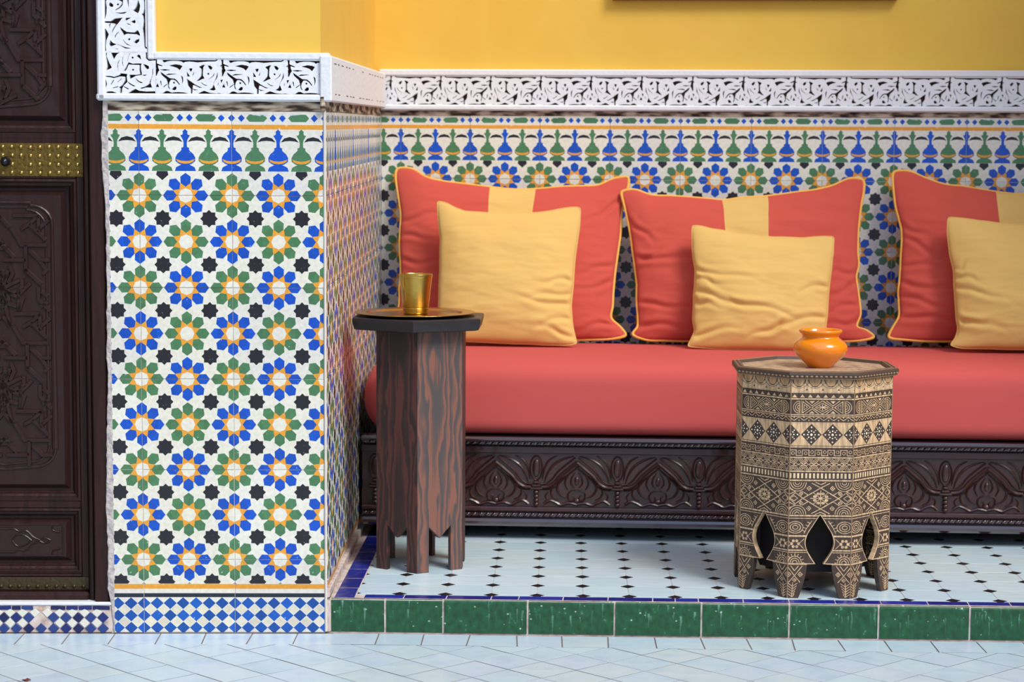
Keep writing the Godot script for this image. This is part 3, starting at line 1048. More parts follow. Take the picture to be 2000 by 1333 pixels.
# cut-outs of one length of leaf scroll, 1700 x 930
const SCROLL := [
	[180, 38, 505, 38, 1534, 38, 1560, 5, 1580, 5, 1590, 30, 1530, 62, 1360, 66, 1240, 75, 1080, 92, 1000, 80, 870, 68, 750, 82, 715, 110, 680, 72, 570, 52, 430, 52, 310, 68, 240, 98, 215, 95],
	[0, 0, 46, 0, 40, 130, 180, 188, 170, 202, 65, 172, 76, 250, 102, 305, 66, 355, 32, 448, -10, 455, 0, 350, 12, 245, -18, 195, -50, 185, 8, 145],
	[1680, 0, 1720, 0, 1720, 150, 1680, 195, 1650, 185, 1708, 145],
	[1690, 455, 1700, 350, 1712, 245, 1720, 455],
	[360, 185, 500, 148, 620, 165, 690, 195, 620, 298, 550, 238, 460, 208],
	[120, 293, 240, 282, 370, 297, 240, 314], [270, 432, 340, 396, 540, 400, 360, 424],
	[135, 352, 270, 452, 370, 520, 490, 528, 560, 585, 622, 678, 610, 688, 540, 598, 470, 548, 395, 552, 350, 628, 338, 718, 370, 806, 328, 762, 312, 658, 280, 536, 180, 448, 148, 408],
	[662, 444, 700, 490, 708, 566, 680, 678, 684, 576, 668, 490], [420, 802, 480, 736, 530, 740, 530, 798, 490, 828, 436, 812], [455, 615, 475, 610, 495, 625, 492, 648, 472, 655, 455, 640],
	[-40, 552, 30, 546, -20, 632], [1660, 552, 1720, 547, 1680, 632], [8, 742, 50, 655, 88, 746], [120, 586, 146, 596, 158, 716, 136, 656], [196, 742, 300, 664, 292, 688, 210, 752],
	[858, 265, 912, 250, 946, 266, 904, 346], [808, 350, 880, 466, 812, 462], [990, 345, 972, 416, 944, 438],
	[1118, 206, 1200, 166, 1262, 160, 1220, 226, 1214, 296, 1210, 446, 1250, 512, 1180, 532, 1120, 568, 1048, 588, 1118, 516, 1170, 446, 1176, 356, 1180, 276],
	[1340, 175, 1402, 180, 1456, 236, 1422, 288, 1370, 248], [1330, 375, 1350, 370, 1372, 385, 1370, 410, 1345, 415, 1330, 400], [1512, 356, 1490, 436, 1440, 486, 1358, 532, 1450, 468, 1496, 398],
	[808, 534, 840, 560, 920, 612, 990, 666, 1100, 728, 1192, 762, 1120, 758, 1010, 698, 958, 688, 940, 796, 934, 930, 906, 930, 900, 796, 830, 706],
	[1160, 614, 1240, 676, 1322, 702, 1270, 702, 1200, 662], [948, 790, 1010, 812, 1072, 816, 990, 828], [1380, 806, 1450, 756, 1484, 676, 1532, 806, 1480, 828],
	[-40, 905, -150, 855, -180, 846, -140, 850], [-140, 905, -150, 860, -80, 902, 80, 922, 180, 914, 260, 856, 320, 856, 400, 896, 560, 880, 720, 890, 832, 915, 832, 930, -140, 930],
	[1090, 912, 1180, 866, 1230, 842, 1300, 866, 1380, 896, 1550, 912, 1620, 902, 1720, 922, 1720, 930, 1090, 930],
	[1585, 356, 1582, 476, 1490, 626, 1475, 668, 1550, 496], [1610, 636, 1590, 698, 1600, 640]]

const CORNERCUT := [
	[300, 100, 330, 180, 380, 310, 440, 420, 400, 450, 300, 490, 330, 400, 320, 250], [430, 0, 600, 0, 640, 30, 570, 80, 530, 140, 500, 210, 470, 150, 440, 60],
	[930, 20, 880, 90, 855, 200, 850, 260, 868, 120], [775, 60, 720, 170, 705, 300, 730, 390, 714, 250, 734, 140], [640, 215, 600, 330, 595, 430, 615, 500, 584, 400, 602, 290],
	[950, 145, 970, 138, 992, 150, 990, 178, 968, 186, 948, 172], [1075, 120, 1120, 80, 1165, 110, 1180, 215, 1140, 170],
	[865, 285, 960, 320, 1190, 312, 1190, 345, 870, 338, 830, 430, 790, 500, 745, 505, 800, 420], [1145, 345, 1175, 345, 1180, 480, 1200, 590, 1160, 600, 1140, 480],
	[890, 606, 1050, 610, 1190, 588, 1200, 605, 1050, 628, 900, 710], [1240, 330, 1300, 345, 1375, 380, 1382, 440, 1330, 458, 1290, 410],
	[958, 462, 978, 452, 1000, 465, 998, 490, 975, 498, 956, 485], [1330, 600, 1270, 628, 1210, 612, 1270, 606],
	[280, 640, 400, 642, 500, 668, 640, 610, 660, 570, 830, 590, 812, 650, 830, 790, 740, 880, 700, 950, 680, 1085, 640, 1075, 650, 960, 620, 930, 700, 880, 775, 760, 775, 652, 650, 645, 490, 692, 420, 672, 290, 657],
	[265, 700, 300, 790, 310, 860, 275, 970, 280, 830], [480, 740, 410, 860, 424, 860, 494, 750], [690, 700, 590, 790, 582, 802, 676, 722], [460, 945, 600, 908, 590, 925, 480, 950],
	[285, 1075, 330, 1045, 440, 1040, 550, 1075, 430, 1092], [1040, 690, 1120, 770, 1220, 808, 1170, 818, 1080, 762], [840, 785, 930, 850, 1030, 898, 980, 902, 880, 842], [740, 905, 870, 972, 840, 978, 750, 925],
	[1160, 945, 1260, 920, 1360, 860, 1410, 800, 1450, 930, 1300, 930, 1190, 962], [840, 1088, 940, 1020, 1030, 970, 1120, 1020, 1300, 1040, 1530, 1030, 1540, 1085, 1100, 1096],
	[1475, 430, 1485, 560, 1440, 700, 1415, 800, 1390, 800, 1462, 650, 1470, 500], [1310, -5, 1350, -5, 1360, 180, 1470, 200, 1600, 190, 1540, 225, 1380, 238, 1310, 180], [300, -5, 320, -5, 316, 110, 300, 100]]

func build_setting():
	# ---- floor of the court
	var fl := thing("floor", "courtyard floor of pale blue-white glazed lozenge tiles", "floor", Transform3D.IDENTITY, "", "structure")
	var mb := MB.new()
	mb.box(Vector3(1.0, -0.0511, 3.0), Vector3(8, 0.1, 10.6), 0.0)
	put("bedding", mb.mesh(), M.grout_floor, fl)
	mb = MB.new()
	mb.box(Vector3(1.0, -0.004, 5.2), Vector3(8, 0.0075, 6.05), 0.002)
	tag(put("paving", mb.mesh(), M.floor_tiles[0], fl), "plain continuation of the tiled floor", "")
	var dirs := [[pf(-0.95, 0.0), pf(0.42, 0.0)], [Vector2(0.394, 1.3685), Vector2(2.6, 1.2609)]]
	var low := PackedVector2Array()
	for e in 2:       # the border row along the walls
		var a: Vector2 = dirs[e][0]
		var b: Vector2 = dirs[e][1]
		var u := (b - a).normalized()
		var w := Vector2(-u.y, u.x)
		var L := a.distance_to(b)
		var sk0 := 0.0
		var x := -0.02 if e == 0 else 0.006
		while x < L:
			var l := 0.1005 + rng.randf_range(-0.0015, 0.0025)
			var x1 := minf(x + l, L)
			var sk := rng.randf_range(-0.004, 0.004)
			var q := PackedVector2Array()
			for c in [[x + 0.0014, 0.0045], [x1 - 0.0014, 0.0045], [x1 - 0.0014 + sk, 0.098], [x + 0.0014 + sk0, 0.098]]: q.append(a + u * c[0] + w * c[1])
			floor_tile(fl, q, M.floor_tiles, 0.0)
			x = x1
			sk0 = sk
		low.append(a + w * 0.1)
		low.append(b + w * 0.1)
	low[1] = low[1].lerp(low[2], 0.5)
	low.remove_at(2)
	low.append(Vector2(2.6, 2.17))
	low.append(Vector2(-0.95, 2.17))
	var V0 := Vector2(1.017, 1.5601)
	var th := 0.052
	var ex := Vector2(cos(th), -sin(th)) * 0.0703
	var ez := Vector2(sin(th), cos(th)) * 0.0648
	for m in range(-24, 22):
		for n in range(-5, 11):
			if (m + n) % 2 == 0: continue
			var c := V0 + ex * m + ez * n
			if c.x < -0.62 or c.x > 2.36: continue
			var k := 0.973
			var rh := PackedVector2Array([c - ex * k, c - ez * k, c + ex * k, c + ez * k])
			var cut := Geometry2D.intersect_polygons(rh, low)
			for q in cut:
				if area(q) > 0.0006: floor_tile(fl, q, M.floor_tiles, 0.0)

	# ---- raised floor of the niche
	var rf := thing("raised_floor", "low tiled step in front of the banquette with green glazed edge", "platform", Transform3D.IDENTITY, "", "structure")
	put("core", prism(PackedVector2Array([Vector2(0.29, -0.01), Vector2(0.392, 1.3665), Vector2(3.4, 1.2195), Vector2(3.4, -0.01)]), -0.01, HP - 0.0007).mesh(), M.grout_pink, rf)
	var ya := 0.05128
	var ux := Vector2(cos(ya), -sin(ya))
	var uz := Vector2(sin(ya), cos(ya))
	var o := Vector2(0.81587, 0.68583)
	var lx := 0.10276
	var lz := 0.10022
	var clip := PackedVector2Array([o + ux * -0.402 + uz * -0.6, o + ux * 1.6 + uz * -0.6, o + ux * 1.6 + uz * 0.6115, o + ux * -0.402 + uz * 0.6115])
	for i in range(-5, 15):
		for j in range(-2, 7):
			var c := o + ux * lx * (i + 0.5) + uz * lz * (j + 0.5)
			var q := PackedVector2Array()
			var hx := lx * 0.5 - 0.0006
			var hz := lz * 0.5 - 0.0006
			var k := 0.0178
			for e in [[-hx + k, -hz], [hx - k, -hz], [hx, -hz + k], [hx, hz - k], [hx - k, hz], [-hx + k, hz], [-hx, hz - k], [-hx, -hz + k]]: q.append(c + ux * e[0] + uz * e[1])
			for r in Geometry2D.intersect_polygons(q, clip):
				if area(r) > 0.0002: floor_tile(rf, r, M.pave_tiles, HP)
			c = o + ux * lx * i + uz * lz * j
			k = 0.0165
			q = PackedVector2Array([c - ux * k, c - uz * k, c + ux * k, c + uz * k])
			for r in Geometry2D.intersect_polygons(q, clip):
				if area(r) > 0.00002: floor_tile(rf, r, [M.black_tile], HP, "black_inset")
	var px := -0.449        # blue border: along the side wall, then along the front edge
	var zq := 0.645
	while zq > -0.5:
		var q := PackedVector2Array()
		for e in [[px, zq - 0.095], [-0.406, zq - 0.095], [-0.405, zq], [px, zq]]: q.append(o + ux * e[0] + uz * e[1])
		floor_tile(rf, q, M.blue_tile, HP, "blue_tile")
		zq -= 0.1003
	var bj := [0.4613, 0.5502, 0.6448, 0.7441, 0.8051, 0.9034, 1.003, 1.1016, 1.1515, 1.2026, 1.3014, 1.4027, 1.504, 1.6044, 1.7072, 1.7963, 1.8879, 1.988, 2.088, 2.188, 2.288, 2.388]
	for k in bj.size() - 1:
		var q := PackedVector2Array()
		for e in [[bj[k] + 0.0013, 0.6135], [bj[k + 1] - 0.0013, 0.6135], [bj[k + 1] - 0.0013, 0.645], [bj[k] + 0.0013, 0.645]]:
			var xx: float = (e[0] - o.x) / ux.x - (e[1] * uz.x) * 0.9
			q.append(o + ux * xx + uz * e[1])
		floor_tile(rf, q, M.blue_tile, HP, "blue_tile")
	var gj := [0.394, 0.5157, 0.6442, 0.8307, 1.0221, 1.2128, 1.405, 1.6, 1.7988, 1.995, 2.19, 2.385]
	var gd := Vector2(2.45, 1.2682) - Vector2(0.394, 1.3685)
	var ga := atan2(-gd.y, gd.x)
	for k in gj.size() - 1:
		var w: float = (gj[k + 1] - gj[k]) / cos(ga) - 0.0045
		mb = MB.new()
		var prof := [Vector2(-0.016, 0.0), Vector2(-0.016, 0.0712), Vector2(-0.006, 0.0735), Vector2(-0.002, 0.072), Vector2(0.0, 0.0675), Vector2(0.0, 0.0)]
		var st: float = (gj[k] - 0.394) / 0.19
		for e in 5:
			var a: Vector2 = prof[e]
			var b: Vector2 = prof[e + 1]
			mb.quad(Vector3(0, b.y, b.x), Vector3(w, b.y, b.x), Vector3(w, a.y, a.x), Vector3(0, a.y, a.x), Vector2(st / 8.0, 1 - b.y / 0.08), Vector2((st + w / 0.2) / 8.0, 1 - b.y / 0.08), Vector2((st + w / 0.2) / 8.0, 1 - a.y / 0.08), Vector2(st / 8.0, 1 - a.y / 0.08))
		for sx in [0.0, w]:
			for e in range(1, 5):
				mb._out3(Vector3(sx, 0, -0.016), Vector3(sx, prof[e].y, prof[e].x), Vector3(sx, prof[e + 1].y, prof[e + 1].x), Vector3(-1 if sx == 0.0 else 1, 0, 0))
		var gx: float = gj[k] + 0.0022
		put("green_tile", mb.mesh(), M.green_step, rf, Transform3D(Basis(Vector3.UP, ga), Vector3(gx, 0.0035, 1.3685 + gd.y / gd.x * (gx - 0.394) + rng.randf_range(-0.001, 0.0005))))

	# ---- pilaster between door and niche
	var wl := thing("wall_left", "tiled pilaster beside the door with carved white frieze and yellow plaster above", "wall", PF, "", "structure")
	var inv := PF.affine_inverse()
	var cl := inv * CORNER
	var bl := inv * (BACKC + (BACKC - CORNER).normalized() * 0.1)
	var core := PackedVector2Array([Vector2(-0.072, -0.0018), Vector2(cl.x - 0.0024, -0.0018), Vector2(bl.x - 0.0024, bl.z), Vector2(-0.072, bl.z)])
	put("core", prism(core, 0.0, 1.172).mesh(), M.grout, wl)
	tile_wall(wl, Transform3D.IDENTITY, 0.0, 0.9651, -0.066, cl.x - 0.0035, 0.001, 0.182)
	# the return of the pilaster into the niche
	var sd := BACKC - CORNER
	var sx := sd.normalized()
	var TS := inv * Transform3D(Basis(sx, Vector3.UP, sx.cross(Vector3.UP)), CORNER)
	var tilt := Transform3D(Basis(Vector3.BACK, 0.021), Vector3(0, 0.9651, 0))
	for i in 7:
		for k in 6:
			var kind := "tile_top" if k == 0 else "tile_flower" if k < 5 else "tile_bottom"
			var y0 := 0.0 if k == 0 else -0.2 * k
			var y1 := 0.182 if k == 0 else y0 + 0.2
			if k == 5:
				y0 = -0.866
				y1 = -0.8
			wall_tile(wl, TS * tilt, 0.004 + 0.2 * i, minf(0.204 + 0.2 * i, sd.length() - 0.002), y0, y1, Vector2(0.004 + 0.2 * i, y0 if k < 5 else -0.9652), kind)
	mb = MB.new()
	mb.box(Vector3(sd.length() * 0.5, 0.088, 0.002), Vector3(sd.length(), 0.018, 0.01), 0.002)
	put("mortar_fillet", mb.mesh(), M.grout_pink, wl, TS)
	mb = MB.new()
	mb.box(Vector3(cl.x - 0.001, 0.585, 0.0), Vector3(0.006, 1.165, 0.006), 0.0022)
	put("corner_grout", mb.mesh(), M.grout, wl)
	mb = MB.new()
	mb.box(Vector3(cl.x + 0.003, 0.036, -0.012), Vector3(0.016, 0.076, 0.024), 0.006)
	put("mortar_patch", mb.mesh(), M.grout_pink, wl)
	# ragged mortar where the pilaster meets the door frame
	var ed := [-0.0743, 1.175, -0.0807, 1.098, -0.0796, 1.021, -0.0732, 0.922, -0.0731, 0.767, -0.0752, 0.61, -0.072, 0.56, -0.0745, 0.535, -0.0782, 0.385, -0.0808, 0.272, -0.0776, 0.18, -0.0798, 0.1, -0.071, 0.06, -0.0676, 0.0]
	var mp := PackedVector2Array([Vector2(-0.0645, 0.0), Vector2(-0.0645, 1.172)])
	for k in ed.size() / 2 - 1:
		var a := Vector2(ed[2 * k], ed[2 * k + 1])
		var b := Vector2(ed[2 * k + 2], ed[2 * k + 3])
		var m := int(ceil(a.distance_to(b) / 0.012))
		for e in m: mp.append(a.lerp(b, float(e) / m) + Vector2(rng.randf_range(-0.0012, 0.0012), 0))
	mb = MB.new()
	mb.slab(mp, 0.0015, 0.0015, at(0, 0, -0.0), Vector2.ZERO, Vector2.ONE, false, -0.05)
	put("mortar_edge", mb.mesh(), M.mortar, wl)
	# plaster above the frieze
	var yb := inv * Vector3(0.279, 0, -0.1)
	put("plaster", prism(PackedVector2Array([Vector2(-0.085, -0.013), Vector2(0.391, -0.013), Vector2(yb.x, yb.z), Vector2(-0.085, yb.z)]), 1.172, 5.2).mesh(), M.plaster_yellow, wl)
	# grimy seam under the frieze
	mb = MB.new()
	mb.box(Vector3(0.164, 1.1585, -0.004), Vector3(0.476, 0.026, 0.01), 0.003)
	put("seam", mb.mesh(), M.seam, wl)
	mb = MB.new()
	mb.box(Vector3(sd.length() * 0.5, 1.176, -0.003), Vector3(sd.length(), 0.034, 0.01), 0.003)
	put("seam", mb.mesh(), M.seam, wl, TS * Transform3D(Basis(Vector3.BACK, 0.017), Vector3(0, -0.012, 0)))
	var fr := Node3D.new()
	fr.name = "frieze"
	wl.add_child(fr, true)
	tag(fr, "white carved plaster frieze of leaf scrolls over a brown ground", "")
	var unit := pierced(Vector2i(1700, 930), SCROLL, 0.1417, 0.0745, 0.014)
	var half := pierced(Vector2i(1700, 930), SCROLL, 0.1417, 0.0745, 0.014, false, 0.63)
	var leg := pierced(Vector2i(1700, 930), SCROLL, 0.1417, 0.0895, 0.014)
	var cnr := pierced(Vector2i(1320, 1110), CORNERCUT.map(func(q): return Array(range(q.size())).map(func(k): return q[k] - (240 if k % 2 == 0 else -2))), 0.1105, 0.0905, 0.014)
	var fy := 1.183
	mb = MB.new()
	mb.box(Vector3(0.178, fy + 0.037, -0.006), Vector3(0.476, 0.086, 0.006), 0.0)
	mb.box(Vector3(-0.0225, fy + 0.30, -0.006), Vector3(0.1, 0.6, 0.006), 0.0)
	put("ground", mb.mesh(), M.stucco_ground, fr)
	put("carved_scroll", unit, M.stucco, fr, at(0.0395, fy, -0.003))
	put("carved_scroll", unit, M.stucco, fr, at(0.0395 + 0.1417, fy, -0.003))
	put("carved_scroll", half, M.stucco, fr, at(0.0395 + 0.2834, fy, -0.003))
	put("carved_corner", cnr, M.stucco, fr, at(-0.0702, fy - 0.001, -0.003))
	for k in 4:
		put("carved_scroll", leg, M.stucco, fr, Transform3D(Basis(Vector3.BACK, -PI / 2), Vector3(-0.0675, fy + 0.0865 + 0.1417 * (k + 1), -0.003)))
	mb = MB.new()
	mb.box(Vector3(0.164, 1.1758, 0.001), Vector3(0.503, 0.0155, 0.03), 0.004)
	put("rail", mb.mesh(), M.stucco, fr)
	mb = MB.new()
	mb.box(Vector3(0.224, 1.2645, 0.0), Vector3(0.378, 0.016, 0.028), 0.003)
	put("rail", mb.mesh(), M.stucco, fr)
	mb = MB.new()
	mb.box(Vector3(-0.0762, 1.51, 0.001), Vector3(0.0175, 0.684, 0.03), 0.004)
	put("rail", mb.mesh(), M.stucco, fr)
	mb = MB.new()
	mb.box(Vector3(0.0303, 1.556, 0.0), Vector3(0.0155, 0.6, 0.028), 0.003)
	put("rail", mb.mesh(), M.stucco, fr)
	mb = MB.new()
	mb.box(Vector3(0.4085, 1.2205, -0.0012), Vector3(0.0145, 0.078, 0.0244), 0.0012)
	put("plain_end", mb.mesh(), M.stucco, fr)
	mb = MB.new()       # the plain, unfinished length round the corner
	mb.box(Vector3(sd.length() * 0.5 + 0.0035, 1.2205, 0.004), Vector3(sd.length() - 0.007, 0.098, 0.026), 0.003)
	put("plain_return", mb.mesh(), M.stucco, fr, TS * Transform3D(Basis(Vector3.BACK, 0.0187), Vector3(-0.004, -0.003, 0)))
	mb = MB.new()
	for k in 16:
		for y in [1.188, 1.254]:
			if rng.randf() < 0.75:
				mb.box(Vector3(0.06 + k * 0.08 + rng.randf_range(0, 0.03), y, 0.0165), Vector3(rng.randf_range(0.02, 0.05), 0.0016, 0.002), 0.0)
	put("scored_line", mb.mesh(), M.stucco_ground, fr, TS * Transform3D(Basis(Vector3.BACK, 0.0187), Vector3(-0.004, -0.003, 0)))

	# ---- back wall of the niche
	var wb := thing("wall_back", "niche back wall, flower-patterned tiles below a carved frieze, yellow plaster above", "wall", Transform3D.IDENTITY, "", "structure")
	mb = MB.new()
	mb.box(Vector3(1.855, 0.6, -0.0518), Vector3(3.2, 1.2, 0.1), 0.0)
	put("core", mb.mesh(), M.grout, wb)
	tile_wall(wb, Transform3D.IDENTITY, 0.36167, 0.99417, 0.3045, 2.57, 0.39, 0.1805)
	mb = MB.new()
	mb.box(Vector3(1.855, 3.2, -0.06), Vector3(3.2, 4.0, 0.1), 0.0)
	put("plaster", mb.mesh(), M.plaster_yellow, wb)
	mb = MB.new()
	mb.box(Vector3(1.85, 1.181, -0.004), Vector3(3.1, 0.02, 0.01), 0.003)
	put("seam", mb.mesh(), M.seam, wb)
	var fb := Node3D.new()
	fb.name = "frieze"
	wb.add_child(fb, true)
	tag(fb, "white carved plaster frieze of leaf scrolls over a brown ground", "")
	var bunit := pierced(Vector2i(1700, 930), SCROLL, 0.1432, 0.083, 0.014, true)
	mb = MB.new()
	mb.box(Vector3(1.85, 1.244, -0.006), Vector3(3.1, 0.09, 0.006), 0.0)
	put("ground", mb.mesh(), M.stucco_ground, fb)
	put("carved_scroll", pierced(Vector2i(1700, 930), SCROLL, 0.1432, 0.083, 0.014, true, 0.24), M.stucco, fb, at(1.1956 - 0.1432 * 7, 1.2035, -0.003))
	for k in 15:
		var x := 1.1956 + 0.1432 * (k - 6)
		if x > 0.3 and x < 2.4: put("carved_scroll", bunit, M.stucco, fb, at(x, 1.2035, -0.003))
	mb = MB.new()
	mb.box(Vector3(1.85, 1.1965, 0.002), Vector3(3.1, 0.0165, 0.03), 0.004)
	put("rail", mb.mesh(), M.stucco, fb)
	mb = MB.new()
	mb.box(Vector3(1.85, 1.2955, 0.001), Vector3(3.1, 0.0185, 0.028), 0.003)
	put("rail", mb.mesh(), M.stucco, fb)

	# ---- the rest of the shell, out of the frame
	shell("wall_right", "yellow plastered wall closing the niche on the right, outside the picture", PackedVector2Array([Vector2(2.9, -0.1), Vector2(2.9, 1.245), Vector2(5.2, 1.13), Vector2(5.2, -0.1)]), 0.0, 6.0, M.plaster_yellow)
	shell("ceiling", "white ceiling over the niche, above the picture", PackedVector2Array([Vector2(-0.3, -0.1), Vector2(-0.3, 1.35), Vector2(5.2, 1.13), Vector2(5.2, -0.1)]), 5.2, 5.3, M.stucco)
	shell("wall_upper", "yellow plastered courtyard wall over the niche, above the picture", PackedVector2Array([Vector2(-1.0, 1.3), Vector2(-1.0, 1.45), Vector2(3.4, 1.23), Vector2(3.4, 1.1)]), 5.3, 6.0, M.plaster_yellow)
	shell("wall_court_unseen", "unseen courtyard wall behind the camera, kept low and pale to light the niche", PackedVector2Array([Vector2(-2.2, 8.2), Vector2(-2.2, 8.4), Vector2(5.2, 8.4), Vector2(5.2, 8.2)]), 0.0, 2.0, M.plaster_court)  # unseen wall, its height and pale tone set to light the niche
	shell("wall_court_unseen", "unseen brown courtyard wall added on the left to hold back sky light", PackedVector2Array([Vector2(-2.2, 1.5), Vector2(-2.0, 1.5), Vector2(-2.0, 8.3), Vector2(-2.2, 8.3)]), 0.0, 6.0, M.wall_dark)  # added to keep sky light off the left; dark so it bounces little
	shell("wall_court_unseen", "unseen pale courtyard wall on the right, its height set to shape the sky light", PackedVector2Array([Vector2(5.0, 1.1), Vector2(5.2, 1.1), Vector2(5.2, 8.3), Vector2(5.0, 8.3)]), 0.0, 3.0, M.plaster_court)  # unseen wall, added to hold off low sky from the right

func shell(called: String, label: String, plan: PackedVector2Array, y0: float, y1: float, m: Material):
	tag(put(called, prism(plan, y0, y1).mesh(), m, self), label, "ceiling" if called == "ceiling" else "wall", "", "structure")

func area(q: PackedVector2Array) -> float:
	var s := 0.0
	for i in q.size(): s += q[i].cross(q[(i + 1) % q.size()])
	return absf(s) * 0.5

# one floor tile: outline in plan, its top a hair uneven
func floor_tile(parent: Node, q: PackedVector2Array, mats: Array, y: float, called := "tile"):
	var c := Vector2.ZERO
	for p in q: c += p
	c /= q.size()
	var r := PackedVector2Array()
	for p in q: r.append(Vector2(p.x - c.x, -(p.y - c.y)))
	if Geometry2D.is_polygon_clockwise(r): r.reverse()
	var mb := MB.new()
	mb.slab(r, 0.0, 0.0002, Transform3D(Basis(Vector3.RIGHT, Vector3.FORWARD, Vector3.UP), Vector3.ZERO), Vector2.ZERO, Vector2.ONE, true, -0.0006)
	var B := Basis(Vector3.RIGHT, rng.randf_range(-0.0025, 0.0025)) * Basis(Vector3.BACK, rng.randf_range(-0.002, 0.002))
	put(called, mb.mesh(), mats[rng.randi() % mats.size()], parent, Transform3D(B, Vector3(c.x, y + rng.randf_range(-0.0002, 0.0003), c.y)))

# ---------------------------------------------------------------- the carved door on the left
func moulding(parent: Node, called: String, x0: float, y0: float, x1: float, y1: float, w: float, prof: Array, m: Material, z: float):
	# a mitred frame inside the rectangle: prof runs from the outer edge (0) to the inner edge (1) with heights
	var mb := MB.new()
	for k in prof.size() - 1:
		var a: Vector2 = prof[k]
		var b: Vector2 = prof[k + 1]
		var A := rect2(x0 + a.x * w, y0 + a.x * w, x1 - a.x * w, y1 - a.x * w)
		var B := rect2(x0 + b.x * w, y0 + b.x * w, x1 - b.x * w, y1 - b.x * w)
		for i in 4:
			var j := (i + 1) % 4
			mb.quad(Vector3(A[i].x, A[i].y, a.y), Vector3(A[j].x, A[j].y, a.y), Vector3(B[j].x, B[j].y, b.y), Vector3(B[i].x, B[i].y, b.y))
	put(called, mb.mesh(), m, parent, at(0, 0, z))

func build_door():
	var d := thing("door_1", "dark brown carved wooden door with studded brass bands", "door", PF, "", "structure")
	var cx := -0.3123
	var hw := 0.1845       # half the leaf
	var z := -0.05
	var mb := MB.new()
	# stiles and rails of the leaf
	mb.box(Vector3(cx, 1.05, z - 0.03), Vector3(hw * 2, 2.0, 0.03), 0.001)
	put("leaf", mb.mesh(), M.door_wood, d)
	for s in [-1.0, 1.0]:
		mb = MB.new()
		mb.box(Vector3(cx + s * (hw - 0.0085), 1.05, z - 0.008), Vector3(0.017, 2.0, 0.024), 0.002)
		put("stile", mb.mesh(), M.door_wood, d)
	for r in [[0.0602, 0.0869], [0.1158, 0.1245], [0.2704, 0.2877], [0.9982, 1.0885], [1.085, 1.1], [1.9, 2.05]]:
		mb = MB.new()
		mb.box(Vector3(cx, (r[0] + r[1]) * 0.5, z - 0.008), Vector3(hw * 2 - 0.034, r[1] - r[0], 0.024), 0.002)
		put("rail", mb.mesh(), M.door_wood, d)
	var xo := hw - 0.017
	var prof := [Vector2(0, 0.004), Vector2(0.18, 0.006), Vector2(0.3, 0.002), Vector2(0.34, -0.003), Vector2(0.55, -0.006), Vector2(0.62, -0.011), Vector2(0.85, -0.017), Vector2(1.0, -0.018)]
	for e in [[1.1, 1.9], [0.2877, 0.9982], [0.1245, 0.2704]]:
		moulding(d, "moulding", cx - xo, e[0], cx + xo, e[1], 0.026, prof, M.door_wood, z)
	for e in [[1.126, 1.874], [0.3137, 0.9722], [0.1505, 0.2444]]:      # raised fields
		mb = MB.new()
		mb.slab(rect2(cx - xo + 0.026, e[0], cx + xo - 0.026, e[1]), -0.0035, 0.0095, at(0, 0, z), Vector2.ZERO, Vector2.ONE, false, -0.018)
		put("panel", mb.mesh(), M.door_carved, d)
	carve(d, cx, z - 0.0035, 0.353, 0.951, 0.757, 3)
	carve(d, cx, z - 0.0035, 1.15, 1.85, 1.375, 3)
	# low panel: a pointed leaf
	mb = MB.new()
	var T := at(cx, 0.197, z - 0.0035)
	for s in [-1.0, 1.0]:
		for t in [-1.0, 1.0]:
			mb.ridge(smooth2(pts2([0.0, t * 0.026, s * 0.018, t * 0.026, s * 0.028, t * 0.021, s * 0.045, t * 0.022, s * 0.06, t * 0.008, s * 0.075, t * 0.001]), 4), 0.0045, 0.003, T)
			mb.ridge(smooth2(pts2([s * 0.014, 0, s * 0.024, t * 0.012, s * 0.042, t * 0.011, s * 0.056, 0]), 4), 0.004, 0.003, T)
			mb.ridge(smooth2(pts2([s * 0.075, t * 0.001, s * 0.085, t * 0.006, s * 0.098, t * 0.001]), 4), 0.004, 0.003, T)
			mb.ridge(smooth2(pts2([s * 0.102, t * 0.031, s * 0.104, t * 0.023, s * 0.118, t * 0.019]), 4), 0.004, 0.003, T)
	mb.ridge(PackedVector2Array([Vector2(-0.125, 0.036), Vector2(0.125, 0.036), Vector2(0.125, -0.034), Vector2(-0.125, -0.034), Vector2(-0.125, 0.036)]), 0.004, 0.0025, T)
	tag(put("carving", mb.mesh(), M.door_carved, d), "carved pointed leaf", "")
	# brass bands with studs
	for e in [[1.0037, 1.076, 4], [0.0869, 0.1158, 1]]:
		mb = MB.new()
		mb.box(Vector3(cx, (e[0] + e[1]) * 0.5, z + 0.005), Vector3(hw * 2 - 0.001, e[1] - e[0], 0.004), 0.001)
		var band := put("brass_band", mb.mesh(), M.brass_sheet if e[2] == 4 else M.brass_dull, d)
		tag(band, "studded brass band" if e[2] == 4 else "tarnished brass strip", "")
		mb = MB.new()
		mb.lathe(PackedVector2Array([Vector2(0.0046, 0), Vector2(0.0042, 0.0018), Vector2(0.0028, 0.0034), Vector2(0.0, 0.0041)]), 12)
		var stud := mb.mesh()
		var rows: int = e[2]
		for j in rows:
			for i in 18:
				var x := cx - 0.172 + i * 0.0202 + rng.randf_range(-0.001, 0.001)
				var y: float = e[0] + 0.0085 + j * 0.0187 + rng.randf_range(-0.0007, 0.0007) if rows == 4 else e[0] + 0.009
				if rows == 4 and j == 1 and i == 11: continue
				put("stud", stud, M.brass_stud if rows == 4 else M.brass_dull, band, Transform3D(Basis(Vector3.RIGHT, PI / 2), Vector3(x, y, z + 0.0068)))
	mb = MB.new()
	mb.lathe(PackedVector2Array([Vector2(0.006, 0), Vector2(0.005, 0.012), Vector2(0.009, 0.018), Vector2(0.0115, 0.027), Vector2(0.0095, 0.036), Vector2(0.004, 0.041), Vector2(0, 0.042)]), 20)
